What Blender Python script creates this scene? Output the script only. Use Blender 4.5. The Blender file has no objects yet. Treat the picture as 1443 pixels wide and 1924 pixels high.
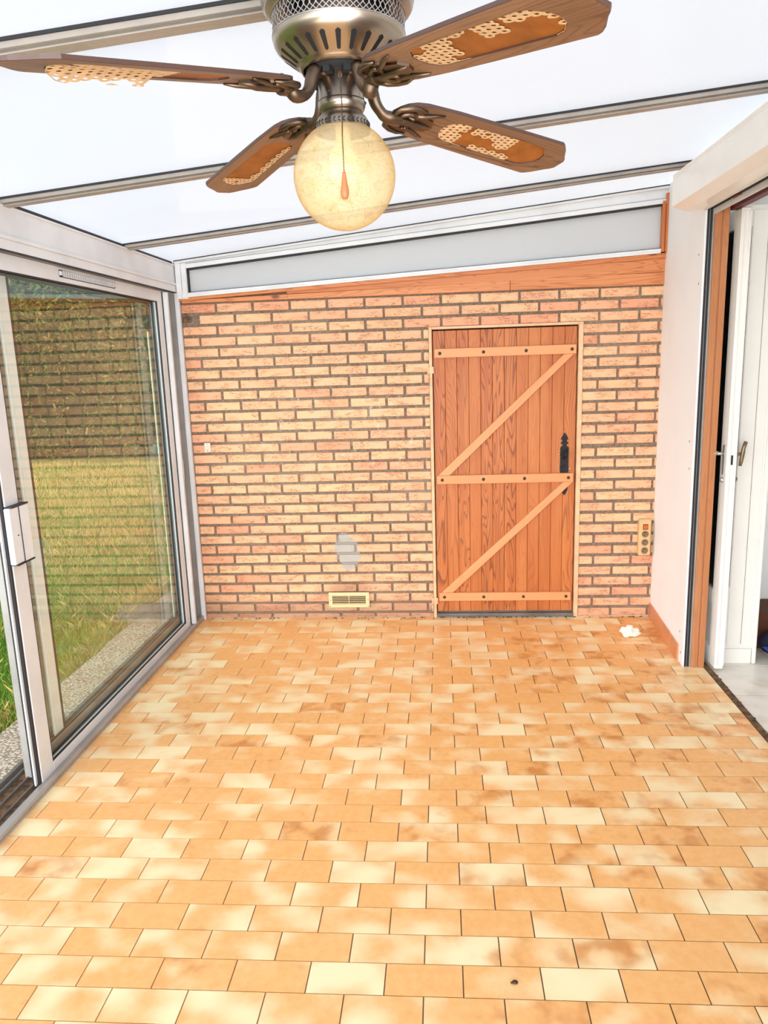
import bpy, bmesh, math, random
import numpy as np
from mathutils import Vector, Matrix, noise as mnoise
random.seed(7)
scn = bpy.context.scene
COL = scn.collection
R = math.radians
# ------------------------------------------------------------------ helpers
def lin(c):
    c = c / 255.0
    return c / 12.92 if c <= 0.04045 else ((c + 0.055) / 1.055) ** 2.4
def rgb(r, g, b):
    return (lin(r), lin(g), lin(b), 1.0)

class MB:
    def __init__(self):
        self.v = []; self.f = []; self.m = []; self.s = []; self.r = []
        self.cur = 0; self.smooth = False; self.rnd = 0.0
    def face(self, idx):
        self.f.append(tuple(idx)); self.m.append(self.cur); self.s.append(self.smooth); self.r.append(self.rnd)
    def box(self, x0, x1, y0, y1, z0, z1, M=None, b=0.0):
        if x0 > x1: x0, x1 = x1, x0
        if y0 > y1: y0, y1 = y1, y0
        if z0 > z1: z0, z1 = z1, z0
        n = len(self.v)
        P = []
        if b <= 0:
            P = [(x0,y0,z0),(x1,y0,z0),(x1,y1,z0),(x0,y1,z0),(x0,y0,z1),(x1,y0,z1),(x1,y1,z1),(x0,y1,z1)]
            F = [(3,2,1,0),(4,5,6,7),(0,1,5,4),(1,2,6,5),(2,3,7,6),(3,0,4,7)]
        else:
            b = min(b, (x1-x0)*.45, (y1-y0)*.45, (z1-z0)*.45)
            idx = {}
            for sx in (0,1):
                for sy in (0,1):
                    for sz in (0,1):
                        X = (x0,x1)[sx]; Y = (y0,y1)[sy]; Z = (z0,z1)[sz]
                        ix = X + b*(1-2*sx); iy = Y + b*(1-2*sy); iz = Z + b*(1-2*sz)
                        for a, p in enumerate([(X,iy,iz),(ix,Y,iz),(ix,iy,Z)]):
                            idx[(sx,sy,sz,a)] = len(P); P.append(p)
            F = []
            def q(k): return [idx[t] for t in k]
            for s in (0,1):
                F.append(q([(s,0,0,0),(s,1,0,0),(s,1,1,0),(s,0,1,0)]))
                F.append(q([(0,s,0,1),(1,s,0,1),(1,s,1,1),(0,s,1,1)]))
                F.append(q([(0,0,s,2),(1,0,s,2),(1,1,s,2),(0,1,s,2)]))
            for s in (0,1):
                for t in (0,1):
                    F.append(q([(s,t,0,0),(s,t,1,0),(s,t,1,1),(s,t,0,1)]))
                    F.append(q([(s,0,t,0),(s,1,t,0),(s,1,t,2),(s,0,t,2)]))
                    F.append(q([(0,s,t,1),(1,s,t,1),(1,s,t,2),(0,s,t,2)]))
                    for u in (0,1):
                        F.append(q([(s,t,u,0),(s,t,u,1),(s,t,u,2)]))
            # orient outwards
            c = Vector(((x0+x1)/2,(y0+y1)/2,(z0+z1)/2)); G = []
            for f in F:
                pts = [Vector(P[i]) for i in f]
                nn = (pts[1]-pts[0]).cross(pts[2]-pts[0]); m = sum(pts, Vector())/len(pts)
                G.append(f if nn.dot(m-c) > 0 else f[::-1])
            F = G
        for p in P:
            p = Vector(p)
            if M is not None: p = M @ p
            self.v.append(tuple(p))
        for f in F: self.face([n+i for i in f])
    def prism(self, poly, fn, d0, d1):
        """poly: 2d points (ccw), fn(a,b,d)->xyz"""
        n = len(self.v); k = len(poly)
        for d in (d0, d1):
            for a, b in poly: self.v.append(tuple(fn(a, b, d)))
        self.face([n+i for i in range(k)][::-1]); self.face([n+k+i for i in range(k)])
        for i in range(k):
            j = (i+1) % k
            self.face((n+i, n+j, n+k+j, n+k+i))
    def lathe(self, prof, cx, cy, seg=48, cap=False):
        n = len(self.v); k = len(prof)
        for i in range(seg):
            a = 2*math.pi*i/seg; c, s = math.cos(a), math.sin(a)
            for r, z in prof: self.v.append((cx+r*c, cy+r*s, z))
        sm = self.smooth; self.smooth = True
        for i in range(seg):
            j = (i+1) % seg
            for q in range(k-1):
                self.face((n+i*k+q, n+i*k+q+1, n+j*k+q+1, n+j*k+q))
        self.smooth = sm
    def tube(self, pts, rad, seg=10, flat=None):
        pts = [Vector(p) for p in pts]; n = len(self.v); k = len(pts)
        rads = rad if isinstance(rad, (list, tuple)) else [rad]*k
        up = Vector((0,0,1))
        for i, p in enumerate(pts):
            t = (pts[min(i+1,k-1)] - pts[max(i-1,0)]).normalized()
            a = t.cross(up)
            if a.length < 1e-4: a = t.cross(Vector((1,0,0)))
            a.normalize(); b = a.cross(t).normalized()
            for j in range(seg):
                an = 2*math.pi*j/seg
                self.v.append(tuple(p + a*math.cos(an)*rads[i]*(flat or 1) + b*math.sin(an)*rads[i]))
        sm = self.smooth; self.smooth = True
        for i in range(k-1):
            for j in range(seg):
                j2 = (j+1) % seg
                self.face((n+i*seg+j, n+(i+1)*seg+j, n+(i+1)*seg+j2, n+i*seg+j2))
        self.smooth = sm
        self.face([n+j for j in range(seg)]); self.face([n+(k-1)*seg+j for j in range(seg)][::-1])
    def ball(self, c, r, seg=12, rings=8, sq=(1,1,1)):
        n = len(self.v)
        for i in range(rings+1):
            th = math.pi*i/rings
            for j in range(seg):
                ph = 2*math.pi*j/seg
                self.v.append((c[0]+r*sq[0]*math.sin(th)*math.cos(ph), c[1]+r*sq[1]*math.sin(th)*math.sin(ph), c[2]+r*sq[2]*math.cos(th)))
        sm = self.smooth; self.smooth = True
        for i in range(rings):
            for j in range(seg):
                j2 = (j+1) % seg
                self.face((n+i*seg+j, n+(i+1)*seg+j, n+(i+1)*seg+j2, n+i*seg+j2))
        self.smooth = sm
    def build(self, name, mats, parent=None, origin=None):
        me = bpy.data.meshes.new(name)
        o = Vector(origin) if origin else Vector((0,0,0))
        me.from_pydata([(p[0]-o.x, p[1]-o.y, p[2]-o.z) for p in self.v], [], self.f)
        if not isinstance(mats, (list, tuple)): mats = [mats]
        for m in mats: me.materials.append(m)
        me.polygons.foreach_set('material_index', self.m)
        me.polygons.foreach_set('use_smooth', self.s)
        at = me.attributes.new('rnd', 'FLOAT', 'FACE'); at.data.foreach_set('value', self.r)
        me.update()
        ob = bpy.data.objects.new(name, me); COL.objects.link(ob)
        ob.location = o
        if parent is not None:
            ob.parent = parent
            ob.location = o - WL(parent)
        return ob

def WL(ob):
    l = Vector(ob.location)
    while ob.parent is not None:
        ob = ob.parent; l += Vector(ob.location)
    return l
def structure(o): o['kind'] = 'structure'; return o
def tag(o, label, cat, group=None, kind=None):
    o['label'] = label; o['category'] = cat
    if group: o['group'] = group
    if kind: o['kind'] = kind
    return o
def empty(name, loc):
    o = bpy.data.objects.new(name, None); COL.objects.link(o); o.location = loc; o.empty_display_size = .05
    return o
def bevel(ob, w=.002, seg=2):
    m = ob.modifiers.new('bevel', 'BEVEL'); m.width = w; m.segments = seg; m.limit_method = 'ANGLE'; m.angle_limit = R(40)
    return ob

# ------------------------------------------------------------------ materials
class NT:
    def __init__(self, name):
        self.mat = bpy.data.materials.new(name); self.mat.use_nodes = True
        self.t = self.mat.node_tree; self.t.nodes.clear()
        self.out = self.n('ShaderNodeOutputMaterial')
    def n(self, ty, **kw):
        nd = self.t.nodes.new(ty)
        for k, v in kw.items(): setattr(nd, k, v)
        return nd
    def l(self, a, b): self.t.links.new(a, b)
    def val(self, sock, v):
        if hasattr(v, 'is_output') or isinstance(v, bpy.types.NodeSocket): self.l(v, sock)
        else: sock.default_value = v
    def math(self, op, a, b=0.0, c=None, clamp=False):
        nd = self.n('ShaderNodeMath', operation=op); nd.use_clamp = clamp
        self.val(nd.inputs[0], a); self.val(nd.inputs[1], b)
        if c is not None: self.val(nd.inputs[2], c)
        return nd.outputs[0]
    def mix(self, f, a, b):
        nd = self.n('ShaderNodeMix', data_type='RGBA')
        self.val(nd.inputs[0], f); self.val(nd.inputs[6], a); self.val(nd.inputs[7], b)
        return nd.outputs[2]
    def ramp(self, f, lo, hi, smooth=True):
        nd = self.n('ShaderNodeMapRange'); nd.clamp = True
        if smooth: nd.interpolation_type = 'SMOOTHSTEP'
        self.val(nd.inputs[0], f); nd.inputs[1].default_value = lo; nd.inputs[2].default_value = hi
        return nd.outputs[0]
    def coord(self, scale=(1,1,1), loc=(0,0,0), kind='Object', src=None):
        if src is None:
            tc = self.n('ShaderNodeTexCoord'); src = tc.outputs[kind]
        mp = self.n('ShaderNodeMapping'); mp.inputs['Scale'].default_value = scale; mp.inputs['Location'].default_value = loc
        self.l(src, mp.inputs['Vector']); return mp.outputs[0]
    def geo(self): return self.n('ShaderNodeNewGeometry').outputs['Position']
    def noise(self, vec, scale=5, detail=3, rough=.5, dist=0.0):
        nd = self.n('ShaderNodeTexNoise'); self.l(vec, nd.inputs['Vector'])
        nd.inputs['Scale'].default_value = scale; nd.inputs['Detail'].default_value = detail
        nd.inputs['Roughness'].default_value = rough; nd.inputs['Distortion'].default_value = dist
        return nd.outputs[0]
    def attr(self, name):
        return self.n('ShaderNodeAttribute', attribute_name=name)
    def bump(self, h, strength=.3, dist=.01):
        nd = self.n('ShaderNodeBump'); nd.inputs['Strength'].default_value = strength; nd.inputs['Distance'].default_value = dist
        self.l(h, nd.inputs['Height']); return nd.outputs[0]
    def bsdf(self, color, rough=.5, metal=0.0, spec=.5, normal=None, coat=0.0, sub=None):
        nd = self.n('ShaderNodeBsdfPrincipled')
        self.val(nd.inputs['Base Color'], color); self.val(nd.inputs['Roughness'], rough)
        nd.inputs['Metallic'].default_value = metal; nd.inputs['Specular IOR Level'].default_value = spec
        nd.inputs['Coat Weight'].default_value = coat
        if normal is not None: self.l(normal, nd.inputs['Normal'])
        self.l(nd.outputs[0], self.out.inputs[0]); return nd

def plain(name, c, rough=.5, metal=0.0, spec=.5, var=.06, scale=12, bump=0.0):
    t = NT(name); v = t.coord()
    n = t.noise(v, scale, 4, .6)
    c2 = tuple(max(0, x*(1-var*2.2)) for x in c[:3]) + (1,)
    col = t.mix(t.ramp(n, .35, .7), c, c2)
    nm = t.bump(t.noise(v, scale*18, 3), bump, .002) if bump else None
    t.bsdf(col, rough, metal, spec, nm)
    return t.mat

M = {}
M['alu'] = plain('white_aluminium', rgb(228,229,230), .42, 0.0, .5, .05, 4)
M['alu_grey'] = plain('grey_aluminium', rgb(172,168,164), .38, 0.25, .5, .08, 6)
M['alu_dark'] = plain('dull_aluminium_track', rgb(128,122,116), .4, .35, .5, .15, 10)
M['bar'] = plain('glazing_bar_aluminium', rgb(168,158,148), .45, .1, .5, .08, 9)
M['rubber'] = plain('black_rubber', rgb(34,33,36), .6)
M['white_paint'] = plain('white_paint', rgb(243,240,234), .38, 0, .5, .02, 3)
M['pvc'] = plain('white_pvc', rgb(250,249,246), .3, 0, .5, .02, 3)
M['cream'] = plain('cream_plastic', rgb(232,208,160), .4, 0, .5, .03, 8)
M['strip'] = plain('tan_plastic', rgb(214,178,126), .4, 0, .5, .03, 8)
M['switch_white'] = plain('white_plastic', rgb(238,228,212), .4)
M['black_iron'] = plain('black_iron', rgb(38,36,38), .5, .5, .5, .2, 30, .3)
M['silver'] = plain('zinc_screw', rgb(190,186,178), .35, .8)
M['bolt'] = plain('bronze_bolt', rgb(84,62,46), .45, .6)
M['bronze'] = plain('bronze_handle', rgb(140,120,96), .35, .7)
M['frame_paint'] = plain('peach_painted_frame', rgb(238,190,148), .5, 0, .5, .10, 14)
M['rust'] = plain('rust_primer', rgb(96,24,20), .5)
M['dark_slot'] = plain('dark_recess', rgb(22,20,20), .8)
M['orange'] = plain('orange_switch', rgb(214,96,22), .3)
M['brown_box'] = plain('brown_cardboard', rgb(92,48,22), .7)
M['baseboard'] = plain('terracotta_baseboard', rgb(222,150,104), .35, 0, .5, .10, 7)
M['paper'] = plain('white_tissue', rgb(246,240,224), .8, 0, .3, .05, 30)
M['blue'] = plain('blue_plastic', rgb(38,84,168), .35, 0, .5, .2, 12)
M['navy'] = plain('navy_cloth', rgb(14,20,52), .8)
M['dirt'] = plain('dry_dirt', rgb(128,102,78), .9, 0, .2, .3, 30, .6)
M['seal_mint'] = plain('pale_seal_strip', rgb(214,228,204), .5)

def plaster():
    t = NT('white_plaster'); v = t.coord()
    n = t.noise(v, 2.2, 4, .6); n2 = t.noise(v, 160, 3, .6)
    t.bsdf(t.mix(t.ramp(n, .35, .75), rgb(246,248,249), rgb(241,242,242)), .75, 0, .3, t.bump(n2, .12, .001))
    return t.mat
M['plaster'] = plaster()

def brick(name, mortar=False):
    t = NT(name); v = t.geo()
    sep = t.n('ShaderNodeSeparateXYZ'); t.l(v, sep.inputs[0]); X, Y, Z = sep.outputs
    if mortar:
        n = t.noise(v, 60, 4, .7); col = t.mix(t.ramp(n, .3, .7), rgb(148,130,112), rgb(112,94,78))
        n0 = t.noise(v, 2.5, 2)
        col = t.mix(t.math('MULTIPLY', t.ramp(n0, .5, .75), .35), col, rgb(176,160,142))
        h = n
    else:
        a = t.attr('rnd').outputs['Fac']
        col = t.mix(a, rgb(238,192,150), rgb(236,178,142))
        a2 = t.math('FRACT', t.math('MULTIPLY', a, 7.31)); 
        col = t.mix(t.math('MULTIPLY', t.ramp(a2, .72, 1.0), .75), col, rgb(228,154,122))
        off = t.n('ShaderNodeCombineXYZ'); t.l(t.math('MULTIPLY', a, 37.0), off.inputs[1])
        va = t.n('ShaderNodeVectorMath', operation='ADD'); t.l(v, va.inputs[0]); t.l(off.outputs[0], va.inputs[1])
        vv = va.outputs[0]
        n1 = t.noise(t.coord((9,9,16), src=vv), 1, 4, .6)
        col = t.mix(t.math('MULTIPLY', t.ramp(n1, .45, .75), .55), col, rgb(236,160,118))
        # creases: thin wavy marks along the brick
        n2 = t.noise(t.coord((26,26,95), src=vv), 1, 4, .65, .6)
        cr = t.math('ABSOLUTE', t.math('SUBTRACT', n2, .5))
        n3 = t.noise(t.coord((14,14,30), src=vv), 1, 2)
        mask = t.ramp(n3, .45, .6)
        crease = t.math('MULTIPLY', t.math('SUBTRACT', 1.0, t.ramp(cr, 0.0, .032)), mask)
        col = t.mix(t.math('MULTIPLY', crease, .75), col, rgb(160,98,62))
        h = t.math('SUBTRACT', t.noise(t.coord((60,60,120), src=vv), 1, 4), t.math('MULTIPLY', crease, 1.2))
    # pale efflorescence in the middle of the wall, and soot/dirt low down
    ex = t.math('DIVIDE', t.math('ADD', X, .55), .75); ez = t.math('DIVIDE', t.math('SUBTRACT', Z, 1.18), .42)
    rr = t.math('ADD', t.math('MULTIPLY', ex, ex), t.math('MULTIPLY', ez, ez))
    nz = t.noise(t.coord((30,30,14), src=v), 1, 5, .75)
    ef = t.math('MULTIPLY', t.math('SUBTRACT', 1.0, t.ramp(rr, .1, 1.3)), t.ramp(nz, .56, .72))
    col = t.mix(t.math('MULTIPLY', ef, .55), col, rgb(244,228,212))
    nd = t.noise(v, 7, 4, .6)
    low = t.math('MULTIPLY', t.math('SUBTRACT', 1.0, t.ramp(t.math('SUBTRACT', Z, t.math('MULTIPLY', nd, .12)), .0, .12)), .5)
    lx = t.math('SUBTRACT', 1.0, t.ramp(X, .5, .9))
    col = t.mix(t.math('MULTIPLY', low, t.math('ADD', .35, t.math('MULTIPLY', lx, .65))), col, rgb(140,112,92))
    # soot above the grille
    sx = t.math('DIVIDE', t.math('ADD', X, .62), .16); sz = t.math('DIVIDE', t.math('SUBTRACT', Z, .19), .05)
    sr = t.math('ADD', t.math('MULTIPLY', sx, sx), t.math('MULTIPLY', sz, sz))
    col = t.mix(t.math('MULTIPLY', t.math('SUBTRACT', 1.0, t.ramp(sr, .1, 1.1)), .45), col, rgb(120,84,62))
    # grey cement smear
    px = t.math('DIVIDE', t.math('ADD', t.math('ADD', X, .618), t.math('MULTIPLY', t.math('SUBTRACT', Z, .42), .18)), .080)
    pz = t.math('DIVIDE', t.math('SUBTRACT', Z, .425), .120)
    pr = t.math('ADD', t.math('MULTIPLY', px, px), t.math('MULTIPLY', pz, pz))
    pn = t.math('ADD', pr, t.math('MULTIPLY', t.math('SUBTRACT', t.noise(v, 24, 3), .5), .9))
    patch = t.math('SUBTRACT', 1.0, t.ramp(pn, .80, 1.02))
    gcol = rgb(166,156,146) if mortar else rgb(186,179,170)
    col = t.mix(patch, col, gcol)
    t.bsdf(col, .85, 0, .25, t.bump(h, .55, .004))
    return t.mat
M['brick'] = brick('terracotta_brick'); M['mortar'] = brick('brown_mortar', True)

def tile():
    t = NT('glazed_terracotta_tile')
    at = t.attr('tc').outputs['Vector']; rn = t.attr('rnd').outputs['Fac']; dk = t.attr('dark').outputs['Fac']
    n1 = t.noise(t.coord((.8,1,1), src=at), .85, 1.0, .4, .1)
    n2 = t.noise(t.coord((1,1,1), (40,3,9), src=at), 4, 4, .6)
    f = t.math('ADD', n1, t.math('MULTIPLY', t.math('SUBTRACT', n2, .5), .05))
    f = t.math('ADD', f, t.math('MULTIPLY', t.math('SUBTRACT', rn, .5), .34))
    cream = t.ramp(f, .40, .80)
    base = t.mix(t.ramp(n2, .3, .7), rgb(240,178,110), rgb(245,189,122))
    col = t.mix(cream, base, rgb(251,232,186))
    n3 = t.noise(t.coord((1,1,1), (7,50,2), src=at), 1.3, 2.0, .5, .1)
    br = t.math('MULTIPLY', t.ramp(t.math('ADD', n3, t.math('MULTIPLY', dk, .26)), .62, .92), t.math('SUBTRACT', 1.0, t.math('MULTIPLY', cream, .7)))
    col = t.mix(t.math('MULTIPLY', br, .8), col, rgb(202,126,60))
    t.bsdf(col, t.math('ADD', .24, t.math('MULTIPLY', n2, .12)), 0, .5, t.bump(n2, .04, .003))
    return t.mat
M['tile'] = tile()
def grout():
    t = NT('tile_grout'); v = t.geo()
    sep = t.n('ShaderNodeSeparateXYZ'); t.l(v, sep.inputs[0])
    n = t.noise(v, 1.5, 3)
    f = t.ramp(t.math('ADD', sep.outputs[0], t.math('MULTIPLY', n, .8)), -.9, .9)  # paler to the left: window glare painted into the grout colour
    t.bsdf(t.mix(f, rgb(176,130,90), rgb(92,72,56)), .85, 0, .2)
    return t.mat
M['grout'] = grout()
def white_tile():
    t = NT('white_floor_tile'); v = t.geo()
    n = t.noise(v, 6, 4)
    t.bsdf(t.mix(t.ramp(n, .4, .75), rgb(238,232,222), rgb(214,204,190)), .25, 0, .5)
    return t.mat
M['white_tile'] = white_tile()

def wood(name, c1, c2, cd, along='Z', gr=1.0, rough=.45, use_rnd=True, fine=1.0, spec=.4, across=9.0, knots=False):
    """grain runs along an object axis; every board offset by its own random number"""
    t = NT(name)
    tc = t.n('ShaderNodeTexCoord').outputs['Object']
    a = t.attr('rnd').outputs['Fac']
    off = t.n('ShaderNodeCombineXYZ')
    t.l(t.math('MULTIPLY', a, 13.7), off.inputs[0]); t.l(t.math('MULTIPLY', a, 29.3), off.inputs[1]); t.l(t.math('MULTIPLY', a, 7.9), off.inputs[2])
    va = t.n('ShaderNodeVectorMath', operation='ADD'); t.l(tc, va.inputs[0]); t.l(off.outputs[0], va.inputs[1]); v = va.outputs[0]
    k = {'X': 0, 'Y': 1, 'Z': 2}[along]
    s1 = [across]*3; s1[k] = across*.09
    s2 = [130*fine]*3; s2[k] = 3.5
    sm = [7.0]*3; sm[k] = .6
    broad = t.noise(t.coord(tuple(s1), src=v), 1, 2, .5, .4)
    bands = t.math('FRACT', t.math('MULTIPLY', broad, 24.0))
    line = t.math('MULTIPLY', t.ramp(bands, .55, .9), t.math('SUBTRACT', 1.0, t.ramp(bands, .9, 1.0)))
    fineg = t.noise(t.coord(tuple(s2), src=v), 1, 3, .6)
    big = t.noise(t.coord(tuple(sm), src=v), 1, 2)
    col = t.mix(t.ramp(big, .35, .65), c1, c2)
    col = t.mix(t.math('MULTIPLY', t.ramp(t.math('FRACT', t.math('MULTIPLY', a, 3.7)), 0.0, 1.0), .35), col, c2)
    gl = t.math('MULTIPLY', line, t.ramp(t.math('FRACT', t.math('MULTIPLY', a, 5.3)), .25, .9))
    gl = t.math('ADD', gl, t.math('MULTIPLY', line, .25), clamp=True)
    col = t.mix(t.math('MULTIPLY', gl, .75*gr), col, cd)
    col = t.mix(t.math('MULTIPLY', t.ramp(fineg, .52, .75), .45*gr), col, cd)
    if knots:
        vo = t.n('ShaderNodeTexVoronoi'); vo.inputs['Scale'].default_value = 1.0
        kk = [7.0]*3; kk[k] = 3.0
        t.l(t.coord(tuple(kk), src=v), vo.inputs['Vector'])
        kn = t.math('SUBTRACT', 1.0, t.ramp(vo.outputs['Distance'], .05, .11))
        col = t.mix(t.math('MULTIPLY', kn, .8), col, tuple(x*.45 for x in cd[:3])+(1,))
    t.bsdf(col, rough, 0, spec, t.bump(t.math('ADD', fineg, line), .12, .001))
    return t.mat
M['door_wood'] = wood('stained_pine_planks', rgb(204,124,66), rgb(188,104,50), rgb(104,44,28), 'Z', .85)
M['batten'] = wood('pale_pine_batten', rgb(228,160,108), rgb(222,150,98), rgb(196,110,64), 'X', .45)
M['trim_wood'] = wood('varnished_pine_board', rgb(220,144,92), rgb(206,126,74), rgb(140,66,34), 'X', .5, knots=True)
M['trim_woodz'] = wood('varnished_pine_post', rgb(212,132,80), rgb(196,116,66), rgb(150,74,40), 'Z', .6)
M['jamb_wood'] = wood('light_oak_jamb', rgb(196,134,90), rgb(184,120,76), rgb(150,88,52), 'Z', .4)
M['blade_wood'] = wood('walnut_blade', rgb(142,106,80), rgb(120,88,66), rgb(56,38,30), 'X', 1.0, .4, across=16)
M['blade_edge'] = plain('dark_blade_edge', rgb(84,60,52), .4)
M['cane_back'] = plain('orange_brown_backing', rgb(160,92,32), .55, 0, .4, .15, 20)
M['cane'] = plain('pale_cane_webbing', rgb(216,178,136), .6, 0, .4, .08, 60)
M['knob_wood'] = plain('wooden_pull', rgb(196,118,74), .4)

def metal(name, c, rough=.3):
    t = NT(name); v = t.coord((1,1,14))
    n = t.noise(v, 20, 3); n2 = t.noise(t.coord(), 6, 3)
    col = t.mix(t.ramp(n2, .35, .7), c, tuple(x*.62 for x in c[:3])+(1,))
    t.bsdf(col, t.math('ADD', rough-.06, t.math('MULTIPLY', n, .14)), 1.0, .5, t.bump(n, .03, .001))
    return t.mat
M['pewter'] = metal('brushed_pewter', rgb(186,170,154), .3)
M['pewter_dark'] = metal('aged_bronze_metal', rgb(126,106,90), .4)
M['bright'] = metal('bright_lattice_metal', rgb(206,202,198), .3)

def glass():
    t = NT('window_glass')
    g = t.n('ShaderNodeNewGeometry'); d = t.n('ShaderNodeVectorMath', operation='DOT_PRODUCT')
    t.l(g.outputs['Incoming'], d.inputs[0]); t.l(g.outputs['Normal'], d.inputs[1])
    c = t.math('ABSOLUTE', d.outputs['Value'])
    p = t.math('POWER', t.math('SUBTRACT', 1.0, c), 5.0)
    fac = t.math('MULTIPLY_ADD', p, .95, .05, clamp=True)
    fac = t.math('MULTIPLY', fac, 1.6, clamp=True)
    tr = t.n('ShaderNodeBsdfTransparent'); tr.inputs[0].default_value = (.93, .975, .945, 1)
    gl = t.n('ShaderNodeBsdfGlossy'); gl.inputs[0].default_value = (.95, 1, .97, 1); gl.inputs['Roughness'].default_value = .0
    mx = t.n('ShaderNodeMixShader'); t.l(fac, mx.inputs[0]); t.l(tr.outputs[0], mx.inputs[1]); t.l(gl.outputs[0], mx.inputs[2])
    t.l(mx.outputs[0], t.out.inputs[0]); return t.mat
M['glass'] = glass()
def dark_glass():
    t = NT('dark_door_glass')
    t.bsdf(rgb(30,28,28), .05, 0, .5); return t.mat
M['dark_glass'] = dark_glass()
def polycarb(name, tint, transp, dens):
    t = NT(name); v = t.coord()
    sep = t.n('ShaderNodeSeparateXYZ'); t.l(v, sep.inputs[0])
    rib = t.math('SINE', t.math('MULTIPLY', sep.outputs[1 if dens == 'roof' else 2], 2*math.pi/.0105))
    k = t.math('MULTIPLY_ADD', rib, .022, .975)
    cc = t.n('ShaderNodeVectorMath', operation='SCALE'); cc.inputs[0].default_value = tint[:3]; t.l(k, cc.inputs['Scale'])
    tl = t.n('ShaderNodeBsdfTranslucent'); t.l(cc.outputs[0], tl.inputs[0])
    tp = t.n('ShaderNodeBsdfTransparent'); t.l(cc.outputs[0], tp.inputs[0])
    gl = t.n('ShaderNodeBsdfPrincipled'); gl.inputs['Base Color'].default_value = (tint[0]*.9, tint[1]*.9, tint[2]*.9, 1); gl.inputs['Roughness'].default_value = .22
    m1 = t.n('ShaderNodeMixShader'); m1.inputs[0].default_value = transp; t.l(tl.outputs[0], m1.inputs[1]); t.l(tp.outputs[0], m1.inputs[2])
    m2 = t.n('ShaderNodeMixShader'); m2.inputs[0].default_value = .22 if dens == 'roof' else .65; t.l(m1.outputs[0], m2.inputs[1]); t.l(gl.outputs[0], m2.inputs[2])
    t.l(m2.outputs[0], t.out.inputs[0]); return t.mat
M['roof_pc'] = polycarb('opal_polycarbonate_roofing', (.84,.89,.97,1), .08, 'roof')
M['wedge_pc'] = polycarb('opal_polycarbonate_infill', (.88,.89,.90,1), .3, 'wall')
def globe_glass():
    t = NT('amber_bubble_glass'); v = t.coord()
    n = t.noise(v, 14, 4, .6, .5); vo = t.n('ShaderNodeTexVoronoi'); vo.inputs['Scale'].default_value = 260; t.l(t.coord((1,1,1.6)), vo.inputs['Vector'])
    b = t.math('SUBTRACT', 1.0, t.ramp(vo.outputs['Distance'], .05, .30))
    n2 = t.noise(v, 60, 2)
    b = t.math('MULTIPLY', b, t.ramp(n2, .35, .5))
    lw = t.n('ShaderNodeLayerWeight'); lw.inputs[0].default_value = .35
    n4 = t.noise(t.coord((1,1,1.8)), 34, 5, .7, 1.0)
    col = t.mix(t.ramp(n, .38, .66), (1.0,.91,.68,1), (.98,.83,.54,1))
    col = t.mix(t.math('MULTIPLY', t.ramp(n4, .5, .68), .55), col, (.80,.60,.30,1))
    col = t.mix(t.math('MULTIPLY', t.ramp(lw.outputs['Facing'], .35, 1.0), .75), col, (.88,.58,.26,1))
    col = t.mix(t.math('MULTIPLY', b, .8), col, (.50,.32,.12,1))
    tp = t.n('ShaderNodeBsdfTransparent'); t.l(col, tp.inputs[0])
    tl = t.n('ShaderNodeBsdfTranslucent'); t.l(col, tl.inputs[0])
    df = t.n('ShaderNodeBsdfPrincipled'); t.l(col, df.inputs['Base Color']); df.inputs['Roughness'].default_value = .12
    bm = t.bump(b, .5, .003); t.l(bm, df.inputs['Normal'])
    m1 = t.n('ShaderNodeMixShader'); m1.inputs[0].default_value = .62; t.l(tl.outputs[0], m1.inputs[1]); t.l(tp.outputs[0], m1.inputs[2])
    m2 = t.n('ShaderNodeMixShader'); m2.inputs[0].default_value = .24; t.l(m1.outputs[0], m2.inputs[1]); t.l(df.outputs[0], m2.inputs[2])
    t.l(m2.outputs[0], t.out.inputs[0]); return t.mat
M['globe'] = globe_glass()
def bulb_glass():
    t = NT('frosted_bulb')
    t.bsdf((.9,.88,.82,1), .25, 0, .5); return t.mat
M['bulb'] = bulb_glass()

def lawn():
    t = NT('patchy_lawn'); v = t.geo()
    n = t.noise(v, 1.1, 4, .6); n2 = t.noise(v, 14, 4, .7); n3 = t.noise(v, 90, 3, .7)
    sep = t.n('ShaderNodeSeparateXYZ'); t.l(v, sep.inputs[0])
    far = t.ramp(sep.outputs[1], 4.0, 7.0)
    g = t.mix(t.ramp(n3, .3, .7), rgb(96,130,52), rgb(140,166,74))
    y = t.mix(t.ramp(n2, .3, .7), rgb(186,164,92), rgb(160,146,76))
    col = t.mix(t.math('ADD', t.math('MULTIPLY', far, .6), t.math('MULTIPLY', t.ramp(n, .48, .7), .55), clamp=True), g, y)
    t.bsdf(col, .9, 0, .2, t.bump(n3, .8, .02)); return t.mat
M['lawn'] = lawn()
def blade_mat():
    t = NT('grass_blades'); a = t.attr('rnd').outputs['Fac']
    c = t.mix(t.ramp(a, .0, .55, False), rgb(74,128,34), rgb(142,182,66))
    c = t.mix(t.ramp(a, .60, .85, False), c, rgb(214,186,112))
    d = t.bsdf(c, .6, 0, .25); return t.mat
M['grass'] = blade_mat()
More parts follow.
